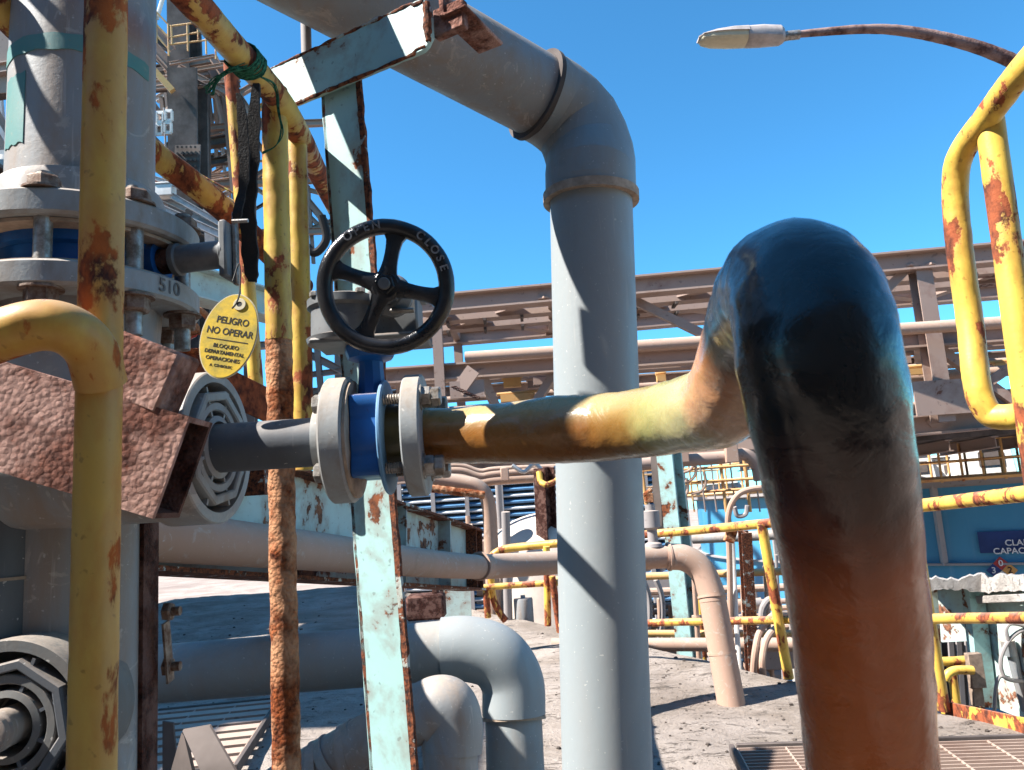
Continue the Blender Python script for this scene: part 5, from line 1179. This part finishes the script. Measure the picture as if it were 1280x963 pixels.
# loose grit on the floor
b = MB()
for k in range(900):
    if k < 520: px, py = 690+rs.random()*560, 800+rs.random()**1.2*175
    else: px, py = 200+rs.random()*480, 745+rs.random()**1.1*230
    c = G(px, py, 0)
    if c.y > 12 or c.x > xedge(c.y)-.05: continue
    r = (.003+.009*rs.random()**3)*(1+.06*c.y); h = .035*mnoise.noise(Vector((c.x*.7, c.y*.7, 0)))+.012*mnoise.noise(Vector((c.x*3, c.y*3, 1)))-.02
    c.z = h+r*.25; a0 = rs.random()*6; vs_ = []
    for lv, sc in ((-.5, .8), (.2, 1.0), (.6, .5)):
        vs_.append([b.bm.verts.new(c+Vector((math.cos(a0+j*1.2566)*r*sc*(.7+.5*rs.random()), math.sin(a0+j*1.2566)*r*sc*(.7+.5*rs.random()), lv*r*.8))) for j in range(5)])
    for u_, w_ in zip(vs_, vs_[1:]):
        for j in range(5): b.face((u_[j], u_[(j+1) % 5], w_[(j+1) % 5], w_[j]))
    b.face(vs_[-1])
tag(b.build('loose_grit', M['slab_dark']), 'loose dark grit and crumbs scattered over the dusty concrete floor', 'grit', kind='stuff')
# ================================================================ unseen rails, added post and overhead deck at left, placed to cast shade
def on_riser(px, py):
    v = P(px, py, 1)-CAM; o = Vector((CAM.x-RX.x, CAM.y-RX.y)); A = v.x*v.x+v.y*v.y; B = 2*(v.x*o.x+v.y*o.y); C_ = o.dot(o)-.1005**2
    return CAM+v*((-B-math.sqrt(max(0, B*B-4*A*C_)))/(2*A))
shade_rails = thing('handrail', CAM+Vector((-1.0, .6, -1.2)), 'unseen yellow rails beside the wide grey riser, with a post added past the left edge for shade', 'handrail')
for (a_, c_, e0_, e1_, t) in (((28, 88), (78, 178), .35, .12, .42), ((52, 4), (99, 52), .35, .12, .52)):
    A_, C_ = on_riser(*a_)+S*t, on_riser(*c_)+S*t; d = (C_-A_).normalized()
    b = MB(); b.rod(A_-d*e0_, C_+d*e1_, .012, 20, 12, .02); b.build('rail', M['yellow_near'], shade_rails)  # set sunward of the riser so their shadow bands cross it
Sh = Vector((S.x, S.y, 0)).normalized(); pp = P(124, 480, .79)
c = onz(pp, 0)+Sh*.30
b = MB(); b.rod(onz(c, .1), onz(c, 2.35), .0245, 24); b.build('post', M['yellow_near'], shade_rails)  # unseen post added to keep sun off the nearest yellow post
ow = thing('overhead_shade_deck', Vector((-9, 4, 0)), 'unseen steel walkway deck high over the left side, cut to shade the floor and low pipes', 'walkway')
zd = 6.0; dofs = S*(zd/S.z)
fl_rects = ((-1.72, -.98, 3.35, 4.6), (-3.45, -2.75, 8.0, 8.45), (-2.9, -2.55, 8.8, 9.1))       # floor patches the sun reaches through openings
holes = [(a+dofs.x, b_+dofs.x, c+dofs.y, d+dofs.y) for a, b_, c, d in fl_rects]
xs = sorted({-16.0, -5.5, -6.0, -6.5, -7.0, -5.08, *[h[0] for h in holes], *[h[1] for h in holes]}); ys = sorted({-1.0, .3, 1.4, 2.5, 5.0, 7.4, 10.0, 15.0, *[h[2] for h in holes], *[h[3] for h in holes]})
b = MB()
for x0, x1 in zip(xs, xs[1:]):
    for y0, y1 in zip(ys, ys[1:]):
        mx, my = (x0+x1)/2, (y0+y1)/2
        if any(h[0] < mx < h[1] and h[2] < my < h[3] for h in holes): continue
        if mx > -5.5-max(0, my-1.0)*.13 and not (.3 < my < 1.4 and mx < -5.08): continue
        b.bar(Vector((x0, my, zd)), Vector((x1, my, zd)), y1-y0, .05)
b.build('deck_plate', M['steel_dark'], ow)  # unseen deck, outline and openings cut to place the floor's shade
b = MB()
for y in (-.8, 4.9, 9.8, 14.8): b.ibeam(Vector((-16, y, zd-.18)), Vector((-6.6, y, zd-.18)), .3, .15, .02, .015)
b.build('deck_beams', M['steel'], ow)
for x, y in ((-13.5, -.5), (-13.5, 14.5)):
    b = MB(); b.ibeam(Vector((x, y, -3.6)), Vector((x, y, zd-.03)), .3, .3, .03, .02, Y); b.build('column', M['steel'], ow)

hc = Vector((.15, .43, 0))+Sh*3.0
vp = thing('hose_shade_pipe', onz(hc, 0), 'unseen tall grey pipe added left of the viewpoint to shade the hose', 'pipe')
b = MB(); b.rod(onz(hc, -.02), onz(hc, 5.6), .16, 32); b.build('pipe_barrel', M['pvc'], vp)  # unseen pipe added to keep sun off the hose front
b = MB(); b.lathe(onz(hc, 2.9), Z, [(0, .15), (0, .25), (.04, .25), (.04, .15)], 32); b.build('flange', M['pvc_flange'], vp)
# plant buildings behind and to the left of the viewpoint
def shed(name, label, x0, x1, y0, y1, h, mat):
    t = thing(name, Vector(((x0+x1)/2, (y0+y1)/2, -3.6)), label, 'building')
    b = MB(); b.bar(Vector((x0, (y0+y1)/2, (h-3.6)/2)), Vector((x1, (y0+y1)/2, (h-3.6)/2)), y1-y0, h+3.6); b.build('wall', M[mat], t)
    b = MB(); b.bar(Vector((x0-.3, (y0+y1)/2, h+.15)), Vector((x1+.3, (y0+y1)/2, h+.15)), y1-y0+.6, .3); b.build('roof', M['steel'], t)
    b = MB()
    n = max(2, int((x1-x0)/2.5)); m_ = max(2, int((y1-y0)/2.5))
    for i in range(n+1):
        x = x0+(x1-x0)*i/n; b.bar(Vector((x, y1+.06, -3.6)), Vector((x, y1+.06, h)), .25, .12, Y)
    for i in range(m_+1):
        y = y0+(y1-y0)*i/m_; b.bar(Vector((x1+.06, y, -3.6)), Vector((x1+.06, y, h)), .12, .25, Y)
    b.build('wall_ribs', M['steel'], t)
shed('plant_building', 'brown steel plant building behind the viewpoint', -12, 16, -13, -6, 7.0, 'steel')
shed('plant_building', 'brown steel plant building to the left of the viewpoint', -24, -17, -5, 15, 8, 'steel')
for o in bpy.data.objects:
    if '_b' in o: del o['_b']
